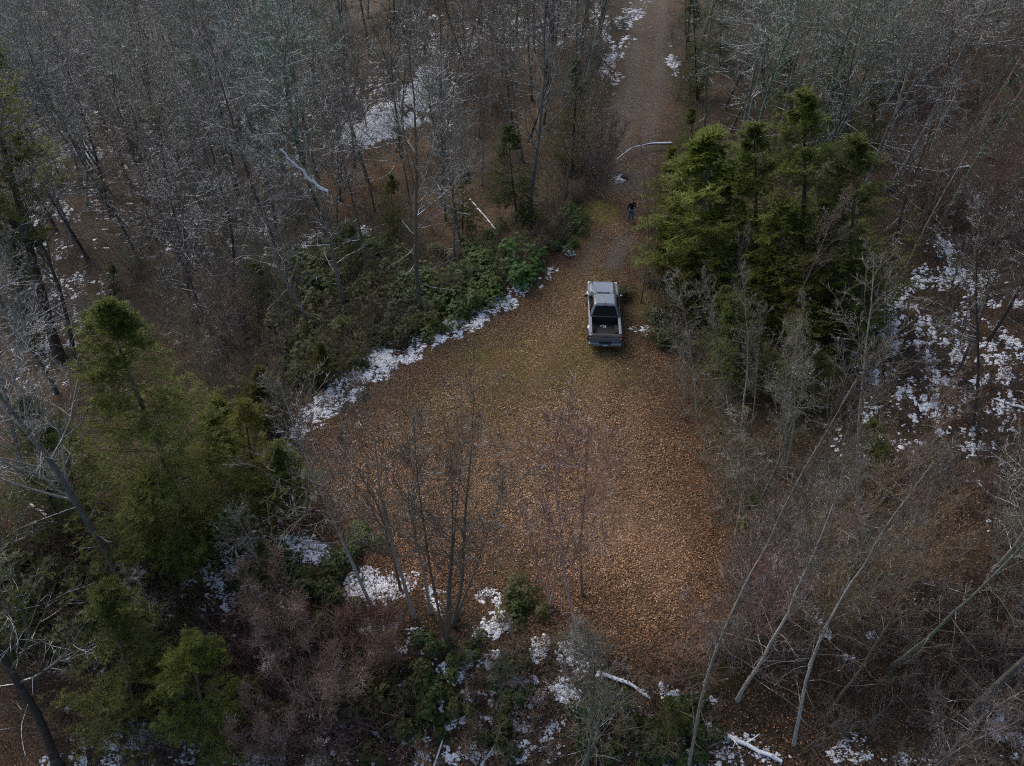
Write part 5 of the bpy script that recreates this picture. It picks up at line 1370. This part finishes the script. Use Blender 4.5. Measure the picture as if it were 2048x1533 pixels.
def person():
    b = at1(1260, 445)
    root = empty('person', (b[0], b[1], b[2]), 'person in dark jacket and blue jeans standing on the road ahead of the truck', 'person')
    root.rotation_euler = (0, 0, rad(12))
    root.scale = (.97, .97, .97)
    # facing -Y (towards the truck), weight on one leg, one arm lifted holding something small
    V = [(0, 0, .98, .15, .75), (0, .01, 1.18, .14, .75), (0, .015, 1.38, .155, .68), (0, .01, 1.50, .06), (0, 0, 1.58, .052), (0, -.01, 1.67, .088, 1.12), (0, -.01, 1.76, .072),
         (.18, .01, 1.43, .055), (.25, .02, 1.16, .042), (.20, -.16, 1.02, .033), (.18, -.20, 1.0, .027, .6),
         (-.18, .01, 1.43, .055), (-.25, .03, 1.16, .042), (-.27, -.04, .92, .033), (-.27, -.06, .88, .027, .6),
         (.10, 0, .90, .088), (.12, -.03, .50, .06), (.13, 0, .10, .042), (.14, -.06, .04, .036), (.145, -.17, .03, .028),
         (-.10, 0, .90, .088), (-.12, -.05, .50, .06), (-.11, .05, .10, .042), (-.12, -.01, .04, .036), (-.13, -.12, .03, .028)]
    E = [(0, 1), (1, 2), (2, 3), (3, 4), (4, 5), (5, 6), (2, 7), (7, 8), (8, 9), (9, 10), (2, 11), (11, 12), (12, 13), (13, 14), (0, 15), (15, 16), (16, 17), (17, 18), (18, 19), (0, 20), (20, 21), (21, 22), (22, 23), (23, 24)]
    def fingers(w, dirv, spr):
        n0 = len(V); d = Vector(dirv).normalized(); s = Vector(spr).normalized()
        palm = Vector(V[w][:3])
        for k, ln in enumerate((.075, .085, .08, .062)):
            o = palm + s * (-.027 + .018 * k)
            i = len(V)
            for q, f in enumerate((.02, .5, 1.0)):
                pt = o + d * (.02 + ln * f) + Vector((0, -.018 * f * f, 0))
                V.append((*pt, .0085 if q < 2 else .0075))
            E.append((w, i)); E.append((i, i + 1)); E.append((i + 1, i + 2))
        i = len(V)
        pt = palm + s * -.03 + d * .0; V.append((*pt, .011)); V.append((*(pt + s * -.02 + d * .035), .009)); V.append((*(pt + s * -.018 + d * .06), .008))
        E.append((w, i)); E.append((i, i + 1)); E.append((i + 1, i + 2))
    fingers(10, (-.1, -.8, -.5), (1, 0, 0)); fingers(14, (0, -.25, -1), (0, 1, 0))
    skin_mesh('body', V, E, M_SKIN, root)
    k = 1.16
    jv = [(0, .0, .92, .185, .78), (0, .01, 1.18, .165, .78), (0, .015, 1.38, .175, .72), (0, .01, 1.49, .09),
          (.185, .01, 1.435, .072), (.255, .02, 1.16, .06), (.205, -.15, 1.03, .046), (-.185, .01, 1.435, .072), (-.255, .03, 1.16, .06), (-.27, -.03, .93, .046)]
    skin_mesh('jacket', jv, [(0, 1), (1, 2), (2, 3), (2, 4), (4, 5), (5, 6), (2, 7), (7, 8), (8, 9)], M_JACKET, root)
    pv = [(0, 0, .96, .16, .80), (.10, 0, .88, .105), (.12, -.03, .50, .08), (.13, 0, .12, .062), (-.10, 0, .88, .105), (-.12, -.05, .50, .08), (-.11, .05, .12, .062)]
    skin_mesh('trousers', pv, [(0, 1), (1, 2), (2, 3), (0, 4), (4, 5), (5, 6)], M_JEANS, root)
    for (x, y) in ((.14, -.02), (-.12, .03)):
        skin_mesh('boot', [(x, y + .03, .055, .052), (x, y - .08, .045, .046), (x + .005, y - .17, .038, .036)], [(0, 1), (1, 2)], M_SHOE, root)
    bm = bmesh.new(); bmesh.ops.create_icosphere(bm, subdivisions=3, radius=1)
    for v in bm.verts:
        c = v.co
        v.co = Vector((c.x * .098, c.y * .112 + .008, 1.735 + c.z * .085 + (.0 if c.y > -.3 else .02)))
    bmesh.ops.delete(bm, geom=[v for v in bm.verts if v.co.z < 1.66 or (v.co.y < -.055 and v.co.z < 1.76)], context='VERTS')
    bmobj('hair', bm, M_HAIR, root)
    for s in (-1, 1):
        bm = bmesh.new(); bmesh.ops.create_icosphere(bm, subdivisions=1, radius=.010, matrix=Matrix.Translation((s * .03, -.098, 1.69)))
        bmobj('eye', bm, M_BLACK, root)
        bm = bmesh.new(); bmesh.ops.create_icosphere(bm, subdivisions=1, radius=1, matrix=Matrix.Translation((s * .09, 0, 1.67)) @ Matrix.Diagonal((.012, .02, .032, 1)))
        bmobj('ear', bm, M_SKIN, root)
    bm = bmesh.new(); bmesh.ops.create_icosphere(bm, subdivisions=1, radius=1, matrix=Matrix.Translation((0, -.112, 1.665)) @ Matrix.Diagonal((.013, .02, .024, 1)))
    bmobj('nose', bm, M_SKIN, root)
    bm = bmesh.new(); boxbm(bm, -.024, .024, -.103, -.09, 1.622, 1.630)
    bmobj('mouth', bm, M_RED, root)
person()
bpy.context.view_layer.update()
nt = sum(len(m.polygons) for m in bpy.data.meshes)
print('polys', nt, 'objects', len(sc.objects), 'snow', NS)
